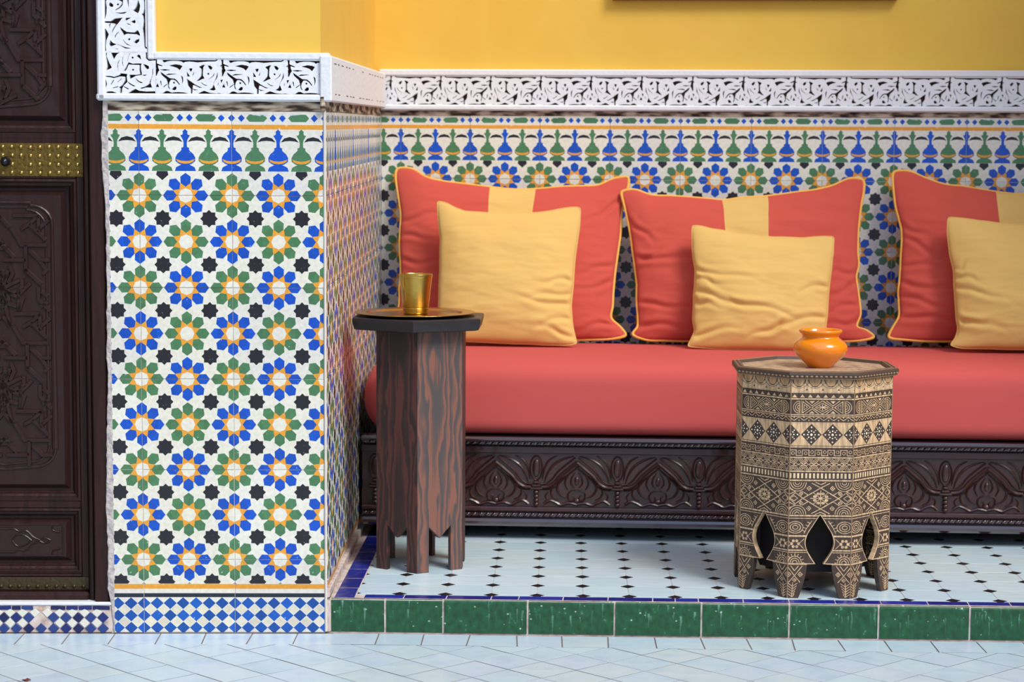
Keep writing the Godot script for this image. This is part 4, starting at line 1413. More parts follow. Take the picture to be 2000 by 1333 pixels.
	tag(put("door_knob", mb.mesh(), M.iron, d, Transform3D(Basis(Vector3.RIGHT, PI / 2), Vector3(-0.2905, 1.036, z + 0.005))), "small round black knob", "")
	# frame
	for s in [-1.0, 1.0]:
		mb = MB.new()
		mb.box(Vector3(cx + s * 0.2195, 1.06, -0.04), Vector3(0.032, 2.2, 0.07), 0.003)
		put("jamb", mb.mesh(), M.door_wood, d)
		mb = MB.new()
		mb.box(Vector3(cx + s * 0.1955, 1.06, -0.045), Vector3(0.0135, 2.2, 0.05), 0.004)
		put("bead", mb.mesh(), M.door_wood, d)
		mb = MB.new()
		mb.box(Vector3(cx + s * 0.2075, 1.06, -0.0105), Vector3(0.006, 2.2, 0.007), 0.0025)
		put("bead", mb.mesh(), M.door_wood, d)
	mb = MB.new()
	mb.box(Vector3(cx, 2.1, -0.045), Vector3(0.46, 0.12, 0.07), 0.004)
	put("head", mb.mesh(), M.door_wood, d)
	mb = MB.new()
	mb.box(Vector3(cx, 0.075, -0.036), Vector3(0.378, 0.022, 0.03), 0.006)
	put("threshold", mb.mesh(), M.door_wood, d)
	# wall over and beyond the door, out of the frame
	mb = MB.new()
	mb.box(Vector3(-1.2, 2.6, -0.2), Vector3(1.32, 5.2, 0.36), 0.0)
	mb.box(Vector3(-0.31, 3.68, -0.2), Vector3(0.48, 3.04, 0.36), 0.0)
	mb.box(Vector3(-0.31, 1.1, -0.33), Vector3(0.5, 2.2, 0.1), 0.0)
	tag(put("wall_front", mb.mesh(), M.plaster_yellow, self, PF), "yellow plastered wall round the carved door, outside the picture", "wall", "", "structure")
	# mosaic sill
	var sl := thing("sill", "chipped door sill of small navy and white mosaic lozenges", "sill", PF, "", "structure")
	mb = MB.new()
	mb.box(Vector3(-0.3135, 0.031, -0.03), Vector3(0.488, 0.064, 0.057), 0.003)
	put("bed", mb.mesh(), M.grout_pink, sl)
	mb = MB.new()
	mb.box(Vector3(-0.3125, 0.0655, -0.022), Vector3(0.484, 0.0075, 0.046), 0.002)
	put("coping", mb.mesh(), M.stucco, sl)
	var joints := [-0.075, -0.114, -0.145, -0.172, -0.206, -0.232, -0.243, -0.27, -0.291, -0.323, -0.358, -0.39, -0.425, -0.46, -0.5, -0.54]
	for k in joints.size() - 1:
		if k == 4 or k == 5: continue
		mb = MB.new()
		mb.box(Vector3.ZERO, Vector3(joints[k] - joints[k + 1] - 0.0018, 0.0085, 0.006), 0.0008)
		put("blue_tile", mb.mesh(), M.navy[rng.randi() % 3], sl, Transform3D(Basis(Vector3.BACK, rng.randf_range(-0.025, 0.025)), Vector3((joints[k] + joints[k + 1]) * 0.5, 0.0563, -0.003)))
	for i in 17:
		var x := -0.0905 - i * 0.0272
		for j in 2:
			if j == 1 and i == 5: continue
			mb = MB.new()
			mb.slab(PackedVector2Array([Vector2(-0.0124, 0), Vector2(0, -0.0122), Vector2(0.0124, 0), Vector2(0, 0.0122)]), 0.0019, 0.0005, Transform3D.IDENTITY, Vector2.ZERO, Vector2.ONE, false, -0.002)
			put("navy_lozenge", mb.mesh(), M.navy[rng.randi() % 3], sl, Transform3D(Basis(Vector3.BACK, rng.randf_range(-0.07, 0.07)), Vector3(x, 0.0105 + j * 0.0245, -0.0012)))
		for j in 2:
			if i in [4, 5] and j == 0: continue
			mb = MB.new()
			var hgt := 0.0112 if j == 0 else 0.0085
			mb.slab(PackedVector2Array([Vector2(-0.0112, 0), Vector2(0, -0.0112), Vector2(0.0112, 0), Vector2(0, hgt)]), 0.0014, 0.0004, Transform3D.IDENTITY, Vector2.ZERO, Vector2.ONE, false, -0.002)
			put("white_lozenge", mb.mesh(), M.cream_tile, sl, Transform3D(Basis(Vector3.BACK, rng.randf_range(-0.06, 0.06)), Vector3(x - 0.0136, 0.0228 + j * 0.0235, -0.0014)))
	mb = MB.new()       # the broken patch
	for k in 9: mb.ball(Vector3(-0.236 + rng.randf_range(-0.022, 0.022), 0.034 + rng.randf_range(-0.012, 0.022), -0.004), Vector3(0.013, 0.009, 0.0026) * rng.randf_range(0.6, 1.1), Basis(Vector3.BACK, rng.randf() * 3), 9, 6)
	var patch := tri(mat(c8(214, 176, 152), 0.95), Vector3(5, 5, 5))
	tag(put("broken_mortar", mb.mesh(), patch, sl), "crumbled pinkish mortar where lozenges are missing", "")

# interlaced straps on a door panel, mirrored about its middle
func carve(d: Node, cx: float, z: float, y0: float, y1: float, star: float, n: int):
	var k := 0.000253
	var per := 0.2159
	var lines := [[0, -40, 60, 40, 60, 130, 130, 150], [150, -10, 150, 180], [110, 215, 330, 215], [95, 320, 180, 470, 400, 470], [250, 290, 390, 425], [-20, 440, 115, 580], [20, 600, 215, 600], [215, 600, 215, 700], [205, 680, 345, 810],
		[60, 690, 10, 850], [70, 640, 100, 720, 60, 800], [0, 0, 180, 90, 150, 180], [0, 0, 160, -80], [0, 0, 40, 170, 70, 330], [-10, 215, 80, 320], [180, 330, 250, 290, 330, 215], [345, 20, 400, 60], [340, 150, 400, 110], [330, 360, 330, 215], [340, 610, 390, 690, 360, 720], [0, 60, 45, 110, 0, 160], [0, -60, 45, -110, 0, -160], [0, 500, 60, 500], [215, 470, 215, 600], [150, 900, 250, 800], [320, -20, 320, 90, 420, 190], [420, 250, 330, 330], [250, 520, 330, 600, 420, 600], [180, 760, 180, 840, 60, 900]]
	var mb := MB.new()
	for s in [-1.0, 1.0]:
		for r in range(-2, n):
			for l in lines:
				var p := PackedVector2Array()
				var ok := true
				for i in range(0, l.size(), 2):
					var q := Vector2(l[i] * k, star + per * (1 - r) - 0.2159 - l[i + 1] * k + per)
					if q.y > y1 - 0.006 or q.y < y0 + 0.006: ok = false
					var corner := minf(y1 - q.y, q.y - y0) + (0.108 - q.x)
					if corner < 0.03: ok = false
					p.append(Vector2(cx + s * q.x, q.y))
				if ok and p.size() > 1: mb.ridge(p, 0.0105, 0.0042, at(0, 0, z), true)
		# border with scooped corners
		var b := PackedVector2Array([Vector2(cx, y1 - 0.004), Vector2(cx + s * 0.066, y1 - 0.004)])
		for e in 7:
			var a := PI * 0.5 * e / 6.0
			b.append(Vector2(cx + s * (0.066 + 0.046 * sin(a)), y1 - 0.05 + 0.040 * cos(a)))
		b.append(Vector2(cx + s * 0.112, y0 + 0.05))
		for e in 7:
			var a := PI * 0.5 * (1.0 - e / 6.0)
			b.append(Vector2(cx + s * (0.066 + 0.046 * sin(a)), y0 + 0.05 - 0.040 * cos(a)))
		b.append(Vector2(cx, y0 + 0.004))
		mb.ridge(b, 0.0075, 0.004, at(0, 0, z))
		var b2 := PackedVector2Array()
		for q in b: b2.append(Vector2(cx + (q.x - cx) * 0.88, (y0 + y1) * 0.5 + (q.y - (y0 + y1) * 0.5) * 0.965))
		mb.ridge(b2, 0.005, 0.003, at(0, 0, z))
	tag(put("carving", mb.mesh(), M.door_carved, d), "carved interlacing straps", "")

# ---------------------------------------------------------------- the banquette
func build_bench():
	var ang := 0.0275      # its front leans off the back wall's line
	var F := Transform3D(Basis(Vector3.UP, ang), Vector3(0.352, 0, 0.672))
	var L := 2.52
	var b := thing("bench_base", "dark brown lacquered bench base carved with pointed arches under the red seat", "bench", F)
	var mb := MB.new()
	mb.box(Vector3(L * 0.5, 0.222, -0.026), Vector3(L, 0.222, 0.02), 0.002)
	put("front_board", mb.mesh(), M.bench_wood, b)
	mb = MB.new()
	mb.box(Vector3(L * 0.5, 0.3385, -0.003), Vector3(L, 0.013, 0.046), 0.005)
	put("top_rim", mb.mesh(), M.bench_rim, b)
	mb = MB.new()
	mb.box(Vector3(L * 0.5, 0.3095, -0.012), Vector3(L, 0.019, 0.012), 0.002)
	put("upper_fascia", mb.mesh(), M.bench_wood, b)
	mb = MB.new()
	mb.box(Vector3(L * 0.5, 0.155, -0.012), Vector3(L, 0.0125, 0.012), 0.003)
	put("lower_fascia", mb.mesh(), M.bench_wood, b)
	mb = MB.new()
	mb.box(Vector3(L * 0.5, 0.1225, -0.008), Vector3(L, 0.019, 0.03), 0.006)
	put("foot_rim", mb.mesh(), M.bench_rim, b)
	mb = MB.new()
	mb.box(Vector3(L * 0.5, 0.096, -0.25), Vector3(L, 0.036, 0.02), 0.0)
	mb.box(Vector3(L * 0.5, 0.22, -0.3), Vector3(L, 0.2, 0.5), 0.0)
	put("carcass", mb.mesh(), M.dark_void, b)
	for y in [0.3262, 0.1405]:      # twisted rope mouldings
		mb = MB.new()
		mb.box(Vector3(L * 0.5, y, -0.015), Vector3(L, 0.0125, 0.008), 0.002)
		for k in int(L / 0.0166):
			mb.ball(Vector3(0.008 + k * 0.0166, y, -0.011), Vector3(0.0042, 0.0085, 0.0062), Basis(Vector3.BACK, -0.95), 8, 6)
		put("rope_moulding", mb.mesh(), M.bench_rim, b)
	# carved arcade: one bay, repeated
	var T := at(0, 0, -0.0165)
	var P := 0.2075
	mb = MB.new()
	for s in [-1.0, 1.0]:
		var c := P * 0.5
		var arch := [c, 0.050, 0.09, 0.052, 0.072, 0.054, 0.056, 0.064, 0.042, 0.081, 0.022, 0.0985, 0.0, 0.1165]
		for o in [[0.0, 0.0, 0.0115, 0.0105], [0.0115, 0.006, 0.0055, 0.006], [-0.0095, -0.005, 0.005, 0.005]]:
			var p := PackedVector2Array()
			for k in range(0, arch.size(), 2):
				var t: float = float(k) / (arch.size() - 2)
				var q := Vector2(arch[k], arch[k + 1])
				q += Vector2(o[0] * sin(t * PI * 0.8) * 0.6, o[0] * (0.55 + 0.6 * t))
				if k > 0: p.append(Vector2(c + s * minf(q.x, c - 0.004), 0.1605 + minf(q.y, 0.135)))
			mb.ridge(smooth2(p, 4), o[2], o[3], T)
		# spandrel plumes running up to the fascia
		mb.ridge(smooth2(pts2([c + s * 0.083, 0.225, c + s * 0.074, 0.25, c + s * 0.058, 0.272, c + s * 0.034, 0.286, c + s * 0.008, 0.293]), 4), 0.008, 0.006, T, false, true)
		mb.ridge(smooth2(pts2([c + s * 0.088, 0.232, c + s * 0.082, 0.262, c + s * 0.07, 0.283, c + s * 0.05, 0.294]), 4), 0.007, 0.0055, T, false, true)
		# leaf work under the arch
		mb.ridge(smooth2(pts2([c + s * 0.004, 0.252, c + s * 0.013, 0.237, c + s * 0.014, 0.222, c + s * 0.005, 0.211]), 4), 0.0055, 0.006, T, false, true)
		mb.ridge(smooth2(pts2([c + s * 0.012, 0.256, c + s * 0.025, 0.24, c + s * 0.03, 0.222, c + s * 0.022, 0.205]), 4), 0.006, 0.006, T, false, true)
		mb.ridge(smooth2(pts2([c + s * 0.028, 0.243, c + s * 0.045, 0.226, c + s * 0.05, 0.208, c + s * 0.04, 0.192, c + s * 0.026, 0.186]), 4), 0.007, 0.007, T, false, true)
		mb.ridge(smooth2(pts2([c + s * 0.0, 0.206, c + s * 0.014, 0.204, c + s * 0.022, 0.194, c + s * 0.02, 0.182, c + s * 0.01, 0.178, c + s * 0.006, 0.186, c + s * 0.011, 0.192]), 4), 0.0055, 0.007, T, false, true)
		mb.ridge(smooth2(pts2([c + s * 0.06, 0.216, c + s * 0.066, 0.2, c + s * 0.06, 0.186, c + s * 0.046, 0.18]), 4), 0.006, 0.006, T, false, true)
		mb.ridge(smooth2(pts2([c + s * 0.084, 0.169, c + s * 0.07, 0.178, c + s * 0.055, 0.174, c + s * 0.04, 0.167, c + s * 0.02, 0.172, c + s * 0.0, 0.168]), 4), 0.009, 0.007, T)
		mb.ridge(smooth2(pts2([c + s * 0.072, 0.2, c + s * 0.08, 0.19, c + s * 0.076, 0.178]), 4), 0.005, 0.005, T, false, true)
	mb.dome(Vector3(P * 0.5, 0.229, 0), Vector3(0.0065, 0.012, 0.006), T)
	mb.dome(Vector3(P * 0.5, 0.178, 0), Vector3(0.009, 0.007, 0.007), T)
	# the colonnette at the left of the bay
	mb.dome(Vector3(0, 0.262, 0), Vector3(0.0105, 0.024, 0.007), T, 14, 5)
	var oval := PackedVector2Array()
	for k in 21: oval.append(Vector2(sin(TAU * k / 20) * 0.0155, 0.262 + cos(TAU * k / 20) * 0.031))
	mb.ridge(oval, 0.005, 0.006, T)
	mb.box(Vector3(0, 0.2095, -0.012), Vector3(0.034, 0.007, 0.016), 0.003)
	mb.box(Vector3(0, 0.217, -0.012), Vector3(0.022, 0.006, 0.014), 0.002)
	mb.box(Vector3(0, 0.225, -0.012), Vector3(0.014, 0.008, 0.012), 0.003)
	for k in 4: mb.ball(Vector3(0, 0.2 - k * 0.0102, -0.011), Vector3(0.0075, 0.0058, 0.0075), Basis.IDENTITY, 10, 6)
	var bay := mb.mesh()
	for k in range(-2, 9):
		var x := 0.8017 - 0.352 + P * k
		if x > -0.02 and x < 2.3: put("carved_bay", bay, M.bench_wood, b, at(x, 0, 0))
	# mattress
	var m := thing("mattress", "long coral red bench mattress with rounded front edge lying on the carved base", "mattress", F)
	mb = MB.new()
	var rows := []
	var ring := 56
	var cz := -0.285
	var hz := 0.295
	var cy := 0.441
	var hy := 0.1025
	var stops := [0.0, 0.001, 0.004, 0.009, 0.016, 0.026, 0.04, 0.058, 0.08, 0.11, 0.15]
	while stops[-1] < L - 0.05: stops.append(stops[-1] + 0.045)
	var wr := FastNoiseLite.new()
	wr.seed = 5
	wr.frequency = 1.0
	for x in stops:
		var t := clampf(1.0 - x / 0.085, 0.0, 1.0)
		var f := pow(maxf(0.0, 1.0 - pow(t, 2.3)), 1.0 / 2.3)
		var row := PackedVector3Array()
		for k in ring + 1:
			var a := TAU * k / ring
			var ca := cos(a)
			var sa := sin(a)
			var q := Vector2(signf(ca) * pow(absf(ca), 0.36), signf(sa) * pow(absf(sa), 0.46 if sa > 0 else 0.3))
			var w := 0.0
			if x < 0.35: w = 0.003 * wr.get_noise_3d(x * 14.0, ca * 3.0, sa * 3.0) * (1.0 - x / 0.35)
			w += 0.0012 * wr.get_noise_3d(x * 3.0 + 40.0, ca * 1.6, sa * 1.6)
			row.append(Vector3(0.004 + x, cy + q.y * (hy * f + w), cz + q.x * (hz * lerpf(f, 1.0, 0.82) + w)))
		rows.append(row)
	var tr := []
	for r in rows: tr.append(r)
	mb.grid(tr, true, false)
	put("cover", mb.mesh(), M.red_seat, m)

# ---------------------------------------------------------------- cushions
const CUSH := {
	"red1": {"x": 0.692,
		"b": [-330, -10, -284, -17, -236, -18, -189, -18, -142, -18, -94, -17, -47, -16, 0, -16, 48, -15, 95, -14, 142, -14, 190, -12, 237, -10, 284, -8, 331, 1],
		"r": [331, 1, 308, 27, 283, 52, 286, 86, 287, 121, 289, 157, 292, 192, 296, 227, 300, 261, 304, 296, 305, 332, 307, 367, 314, 401, 323, 435, 327, 470],
		"t": [-342, 490, -294, 487, -252, 462, -204, 450, -156, 444, -107, 438, -57, 432, -8, 427, 41, 427, 90, 431, 139, 436, 188, 438, 238, 441, 282, 461, 327, 470],
		"l": [-330, -10, -318, 24, -314, 60, -311, 96, -313, 132, -311, 168, -313, 204, -317, 240, -319, 275, -319, 312, -319, 348, -325, 383, -332, 418, -339, 454, -342, 490],
		"w": [-328, 326, -219, 339, 297, 211, 219, 173, 291, 152, 192, 121, 279, 34, 195, 10, -318, 280, -216, 263, 308, 392, 216, 331, -308, 205, -213, 194],
	},
	"red2": {"x": 1.365,
		"b": [-335, 7, -290, -7, -242, -8, -193, -9, -145, -8, -97, -8, -48, -7, 0, -6, 49, -6, 97, -5, 145, -4, 194, -4, 242, -3, 290, -1, 336, 8],
		"r": [336, 8, 308, 28, 283, 39, 293, 73, 291, 109, 287, 145, 283, 180, 290, 215, 288, 250, 289, 286, 291, 322, 295, 358, 300, 394, 307, 429, 310, 465],
		"t": [-371, 425, -330, 429, -282, 413, -231, 411, -180, 408, -130, 404, -79, 400, -29, 408, 22, 411, 72, 417, 122, 425, 172, 432, 221, 445, 267, 466, 310, 465],
		"l": [-335, 7, -316, 29, -315, 60, -318, 91, -319, 122, -319, 153, -323, 183, -327, 214, -332, 244, -336, 275, -341, 306, -347, 336, -354, 366, -362, 396, -371, 425],
		"w": [-326, 227, -170, 211, -324, 90, -183, 77, -316, 35, -196, 19, -329, 209, -241, 243, 284, 189, 211, 179, 290, 157, 203, 114, 290, 101, 203, 68, 286, 50, 210, 33, -342, 332, -284, 272],
	},
	"red3": {"x": 2.082,
		"b": [-354, 6, -303, 3, -252, 0, -202, 0, -151, 1, -100, 1, -50, 2, 1, 2, 52, 3, 103, 4, 153, 5, 204, 6, 255, 7, 305, 11, 356, 16],
		"r": [356, 16, 339, 47, 324, 78, 328, 113, 330, 148, 329, 183, 327, 218, 328, 253, 328, 288, 331, 323, 340, 357, 350, 390, 355, 425, 360, 460, 364, 495],
		"t": [-330, 490, -284, 489, -236, 468, -188, 451, -136, 445, -85, 436, -34, 428, 18, 423, 70, 425, 122, 430, 173, 436, 224, 447, 273, 463, 320, 486, 364, 495],
		"l": [-354, 6, -336, 37, -319, 68, -318, 103, -319, 138, -315, 173, -312, 209, -310, 244, -307, 280, -307, 315, -314, 350, -322, 384, -326, 419, -329, 455, -330, 490],
		"w": [-305, 324, -246, 287, -306, 288, -198, 221, -313, 212, -206, 196, -316, 161, -193, 130, -318, 117, -201, 86, -317, 70, -175, 43],
	},
	"yel1": {"x": 0.694,
		"b": [-194, -2, -166, -5, -139, -8, -111, -10, -83, -11, -55, -12, -28, -13, 0, -14, 28, -15, 56, -15, 84, -16, 111, -17, 139, -17, 167, -17, 195, -13],
		"r": [195, -13, 187, 14, 181, 42, 178, 69, 176, 97, 178, 125, 180, 153, 181, 181, 182, 209, 184, 237, 187, 265, 190, 293, 193, 320, 194, 348, 194, 376],
		"t": [-203, 391, -178, 385, -152, 372, -124, 362, -95, 360, -66, 358, -37, 356, -8, 355, 21, 357, 50, 358, 80, 360, 108, 364, 137, 370, 166, 375, 194, 376],
		"l": [-194, -2, -188, 25, -185, 53, -186, 81, -186, 110, -187, 138, -187, 166, -187, 194, -188, 223, -189, 251, -189, 279, -193, 307, -197, 335, -200, 363, -203, 391],
		"w": [174, 159, 97, 150, 174, 127, 71, 101, 180, 88, 43, 100, 183, 55, 87, 32, 189, 7, 101, 23],
	},
	"yel2": {"x": 1.375,
		"b": [-190, -16, -163, -18, -136, -20, -109, -22, -81, -22, -54, -22, -27, -22, 1, -22, 28, -22, 55, -23, 83, -23, 110, -23, 137, -22, 165, -20, 191, -15],
		"r": [191, -15, 182, 6, 179, 27, 180, 50, 183, 72, 185, 95, 186, 117, 188, 140, 190, 162, 193, 185, 196, 207, 198, 230, 201, 252, 202, 275, 204, 297],
		"t": [-180, 326, -154, 324, -127, 317, -99, 313, -72, 308, -45, 304, -17, 301, 11, 298, 38, 295, 66, 295, 94, 294, 121, 293, 149, 296, 177, 298, 204, 297],
		"l": [-190, -16, -179, 6, -171, 28, -175, 52, -175, 77, -174, 102, -174, 127, -172, 152, -171, 177, -171, 202, -175, 226, -178, 251, -179, 276, -180, 301, -180, 326],
		"w": [-172, 196, -15, 158, -174, 131, -57, 96, -57, 96, 87, 61, 184, 68, 53, 37, 53, 37, -22, 4, -177, 16, -56, 25, 190, 157, 108, 131, -171, 171, -112, 150, -171, 106, -125, 89],
	},
	"yel3": {"x": 2.072,
		"b": [-191, -3, -164, -10, -137, -11, -110, -11, -82, -11, -55, -12, -27, -12, 0, -12, 28, -11, 55, -11, 83, -11, 110, -10, 138, -10, 165, -6, 192, -2],
		"r": [192, -2, 180, 21, 172, 45, 171, 70, 173, 96, 175, 122, 177, 147, 180, 173, 183, 198, 186, 223, 188, 249, 190, 275, 192, 300, 195, 326, 197, 351],
		"t": [-187, 356, -160, 354, -132, 351, -105, 347, -78, 344, -50, 340, -23, 338, 5, 336, 32, 335, 60, 336, 87, 336, 115, 339, 142, 342, 169, 346, 197, 351],
		"l": [-191, -3, -176, 18, -169, 43, -172, 69, -173, 95, -174, 121, -175, 148, -176, 174, -176, 200, -180, 226, -185, 252, -187, 278, -189, 304, -189, 330, -187, 356],
		"w": [-172, 68, -63, 34, -173, 146, -47, 116, -173, 182, -119, 167, -177, 203, -145, 221, -170, 47, -95, 59],
	},
}
func along(e: Array, t: float) -> Vector2:
	var n := e.size() / 2
	var f := clampf(t, 0.0, 1.0) * (n - 1)
	var i := mini(int(f), n - 2)
	var g := func(k: int) -> Vector2:
		var j := clampi(k, 0, n - 1)
		return Vector2(e[2 * j], e[2 * j + 1]) * 0.001
	return (g.call(i) as Vector2).cubic_interpolate(g.call(i + 1), g.call(i - 1), g.call(i + 2), f - i)

func coons(C: Dictionary, p: Vector2) -> Vector2:
	var u := p.x
	var v := p.y
	var q := along(C.b, u) * (1 - v) + along(C.t, u) * v + along(C.l, v) * (1 - u) + along(C.r, v) * u
	return q - along(C.b, 0) * (1 - u) * (1 - v) - along(C.b, 1) * u * (1 - v) - along(C.t, 0) * (1 - u) * v - along(C.t, 1) * u * v

# rounds the corners of the unit square
func soften(p: Vector2, r: Vector2) -> Vector2:
	var s := Vector2(signf(p.x - 0.5), signf(p.y - 0.5))
	var d := Vector2(0.5, 0.5) - (p - Vector2(0.5, 0.5)).abs()
	if d.x >= r.x or d.y >= r.y: return p
	var e := Vector2(1.0 - d.x / r.x, 1.0 - d.y / r.y)
	var k := maxf(e.x, e.y) / maxf(e.length(), 0.0001)
	return Vector2(0.5, 0.5) + s * (Vector2(0.5, 0.5) - r + e * k * r)

func cushion(called: String, key: String, red: bool, label: String, group: String, fat: float, sd: int):
	var C: Dictionary = CUSH[key]
	var tilt := deg_to_rad(-19.85 if red else -20.05)
	var base := Vector3(C.x, 0.563, 0.192 if key == "red1" else 0.216) if red else Vector3(C.x, 0.566, 0.335)
	var o := thing(called, label, "cushion", Transform3D(Basis(Vector3.RIGHT, tilt), base), group)
	var soft := Vector2(0.034, 0.046) if red else Vector2(0.03, 0.036)
	var us := []
	for k in 121: us.append(k / 120.0)
	var ba := 0
	var bb := 0
	if red:
		var lim: Array = {"red1": [-0.068, 0.063], "red2": [-0.086, 0.041], "red3": [-0.049, 0.082]}[key]
		for e in lim:
			var lo := 0.0
			var hi := 1.0
			for n in 30:
				var mid := (lo + hi) * 0.5
				if along(C.t, mid).x < e: lo = mid
				else: hi = mid
			us.append(lo)
			us.sort()
			if e == lim[0]: ba = us.find(lo)
			else: bb = us.find(lo)
	var nv := 105
	var nz := FastNoiseLite.new()
	nz.seed = sd
	nz.frequency = 1.0
	nz.fractal_octaves = 2
	var F := []
	var K := []
	for j in nv:
		var v := j / float(nv - 1)
		var fr := PackedVector3Array()
		var bk := PackedVector3Array()
		for u in us:
			var q: Vector2 = coons(C, soften(Vector2(u, v), soft))
			var pu := 1.0 - pow(absf(2 * u - 1), 2.4)
			var pv := 1.0 - pow(absf(2 * v - 1), 2.4)
			var th := fat * pow(maxf(pu, 0.0), 0.62) * pow(maxf(pv, 0.0), 0.62) * (1.12 - 0.3 * v)
			var w := 0.0
			var cr: Array = C.w
			for k in range(0, cr.size(), 4):
				var a := Vector2(cr[k], cr[k + 1]) * 0.001
				var b := Vector2(cr[k + 2], cr[k + 3]) * 0.001
				var t := clampf((q - a).dot(b - a) / (b - a).length_squared(), 0, 1)
				var bend := 0.006 * sin(t * 5.0 + k)
				var n := Vector2(-(b - a).y, (b - a).x).normalized()
				var dd: float = (q - a.lerp(b, t)).dot(n) + bend
				var off: float = (q - a.lerp(b, t)).length()
				var fade := exp(-pow(maxf(0.0, off - absf(dd)) / 0.012, 2.0)) * (1.0 - 0.75 * t)
				w -= 0.0066 * exp(-pow(dd / 0.0058, 2.0)) * fade
				w += 0.0042 * exp(-pow((absf(dd) - 0.014) / 0.0085, 2.0)) * fade
			var rim := clampf(minf(pu, pv) * 2.2, 0, 1)
			w += rim * (0.004 * nz.get_noise_2d(q.x * 4.0, q.y * 9.0) + 0.0014 * nz.get_noise_2d(q.x * 11.0 + 30.0, q.y * 38.0))
			fr.append(Vector3(q.x, q.y, maxf(th, 0.0) + w * clampf(minf(pu, pv) * 5.0, 0, 1)))
			bk.append(Vector3(q.x, q.y, -th * 0.85))
		F.append(fr)
		K.append(bk)
	var R := []
	for r in K:
		var rr: PackedVector3Array = r.duplicate()
		rr.reverse()
		R.append(rr)
	var cloth_m: Material = M.red if red else M.yellow
	var mb := MB.new()
	if red:
		mb.grid(F, false, false, [], 0, ba)
		mb.grid(F, false, false, [], bb, us.size() - 1)
	else:
		mb.grid(F)
	mb.grid(R)
	put("cover", mb.mesh(), cloth_m, o)
	if red:
		mb = MB.new()
		mb.grid(F, false, false, [], ba, bb)
		tag(put("middle_band", mb.mesh(), M.yellow, o), "yellow vertical band", "")
	var loop := PackedVector3Array()
	for k in 60:
		var q := coons(C, soften(Vector2(k / 60.0, 0), soft))
		loop.append(Vector3(q.x, q.y, 0))
	for k in 60:
		var q := coons(C, soften(Vector2(1, k / 60.0), soft))
		loop.append(Vector3(q.x, q.y, 0))
	for k in 60:
		var q := coons(C, soften(Vector2(1.0 - k / 60.0, 1), soft))
		loop.append(Vector3(q.x, q.y, 0))
	for k in 60:
		var q := coons(C, soften(Vector2(0, 1.0 - k / 60.0), soft))
		loop.append(Vector3(q.x, q.y, 0))
	mb = MB.new()
	mb.tube(loop, 0.0042 if red else 0.002, 8, true)
	if red: tag(put("piping", mb.mesh(), M.piping, o), "yellow piping", "")
	else: put("seam", mb.mesh(), M.yellow, o)

func build_cushions():
	var g := "red cushions along the back wall"
	cushion("back_cushion", "red1", true, "large red cushion with yellow piping and band, behind the dark side table and brass cup", g, 0.068, 1)
	cushion("back_cushion", "red2", true, "large red cushion with yellow piping and band, middle of the three, above the orange pot", g, 0.066, 2)
	cushion("back_cushion", "red3", true, "large red cushion with yellow piping, cut off by the right edge of the photo", g, 0.068, 3)
	g = "small yellow pillows"
	cushion("yellow_pillow", "yel1", false, "plain yellow square pillow, smoothest of the three, leaning beside the brass cup", g, 0.058, 4)
	cushion("yellow_pillow", "yel2", false, "plain yellow pillow with slanting creases, behind the orange pot", g, 0.055, 5)
	cushion("yellow_pillow", "yel3", false, "plain yellow pillow cut off by the right edge of the photo", g, 0.056, 6)

# ---------------------------------------------------------------- tables
func build_dark_table():
	var R := 0.118
	var phi := 0.047
	var H := 0.5718
	var t := thing("side_table", "tall narrow hexagonal side table of dark stained boards beside the tiled pilaster", "table", Transform3D(Basis(Vector3.UP, 0.0), Vector3(0.5465, HP, 0.975)))
	var pts := pts2([0, 0, 0.26, 0, 0.26, 0.108 / R, 0.5, 0.08 / R, 0.74, 0.108 / R, 0.74, 0, 1, 0, 1, H / R, 0, H / R], R)
	var mb := MB.new()
	mb.slab(pts, 0.0, 0.0009, Transform3D.IDENTITY, Vector2.ZERO, Vector2(1.0 / R, 1.0 / H), true, -0.013)
	var board := mb.mesh()
	for k in 6:
		var a := phi + TAU * k / 6.0
		var b := phi + TAU * (k + 1) / 6.0
		var v0 := Vector3(sin(a), 0, cos(a)) * R
		var v1 := Vector3(sin(b), 0, cos(b)) * R
		var x := (v1 - v0).normalized()
		put("side_panel", board, M.board[[1, 2, 0, 1, 2, 0][k]], t, Transform3D(Basis(x, Vector3.UP, x.cross(Vector3.UP)), v0))  # left face takes the darker board, its shade painted in
	mb = MB.new()
	mb.facets(6, phi, PackedVector2Array([Vector2(0, 0.5712), Vector2(0.16, 0.5712), Vector2(0.1685, 0.5735), Vector2(0.1735, 0.591), Vector2(0.1735, 0.598), Vector2(0.1705, 0.6005), Vector2(0, 0.6005)]))
	tag(put("table_top", mb.mesh(), M.board_top, t, at(-0.006, 0, 0)), "black hexagonal top with a bevelled edge", "")

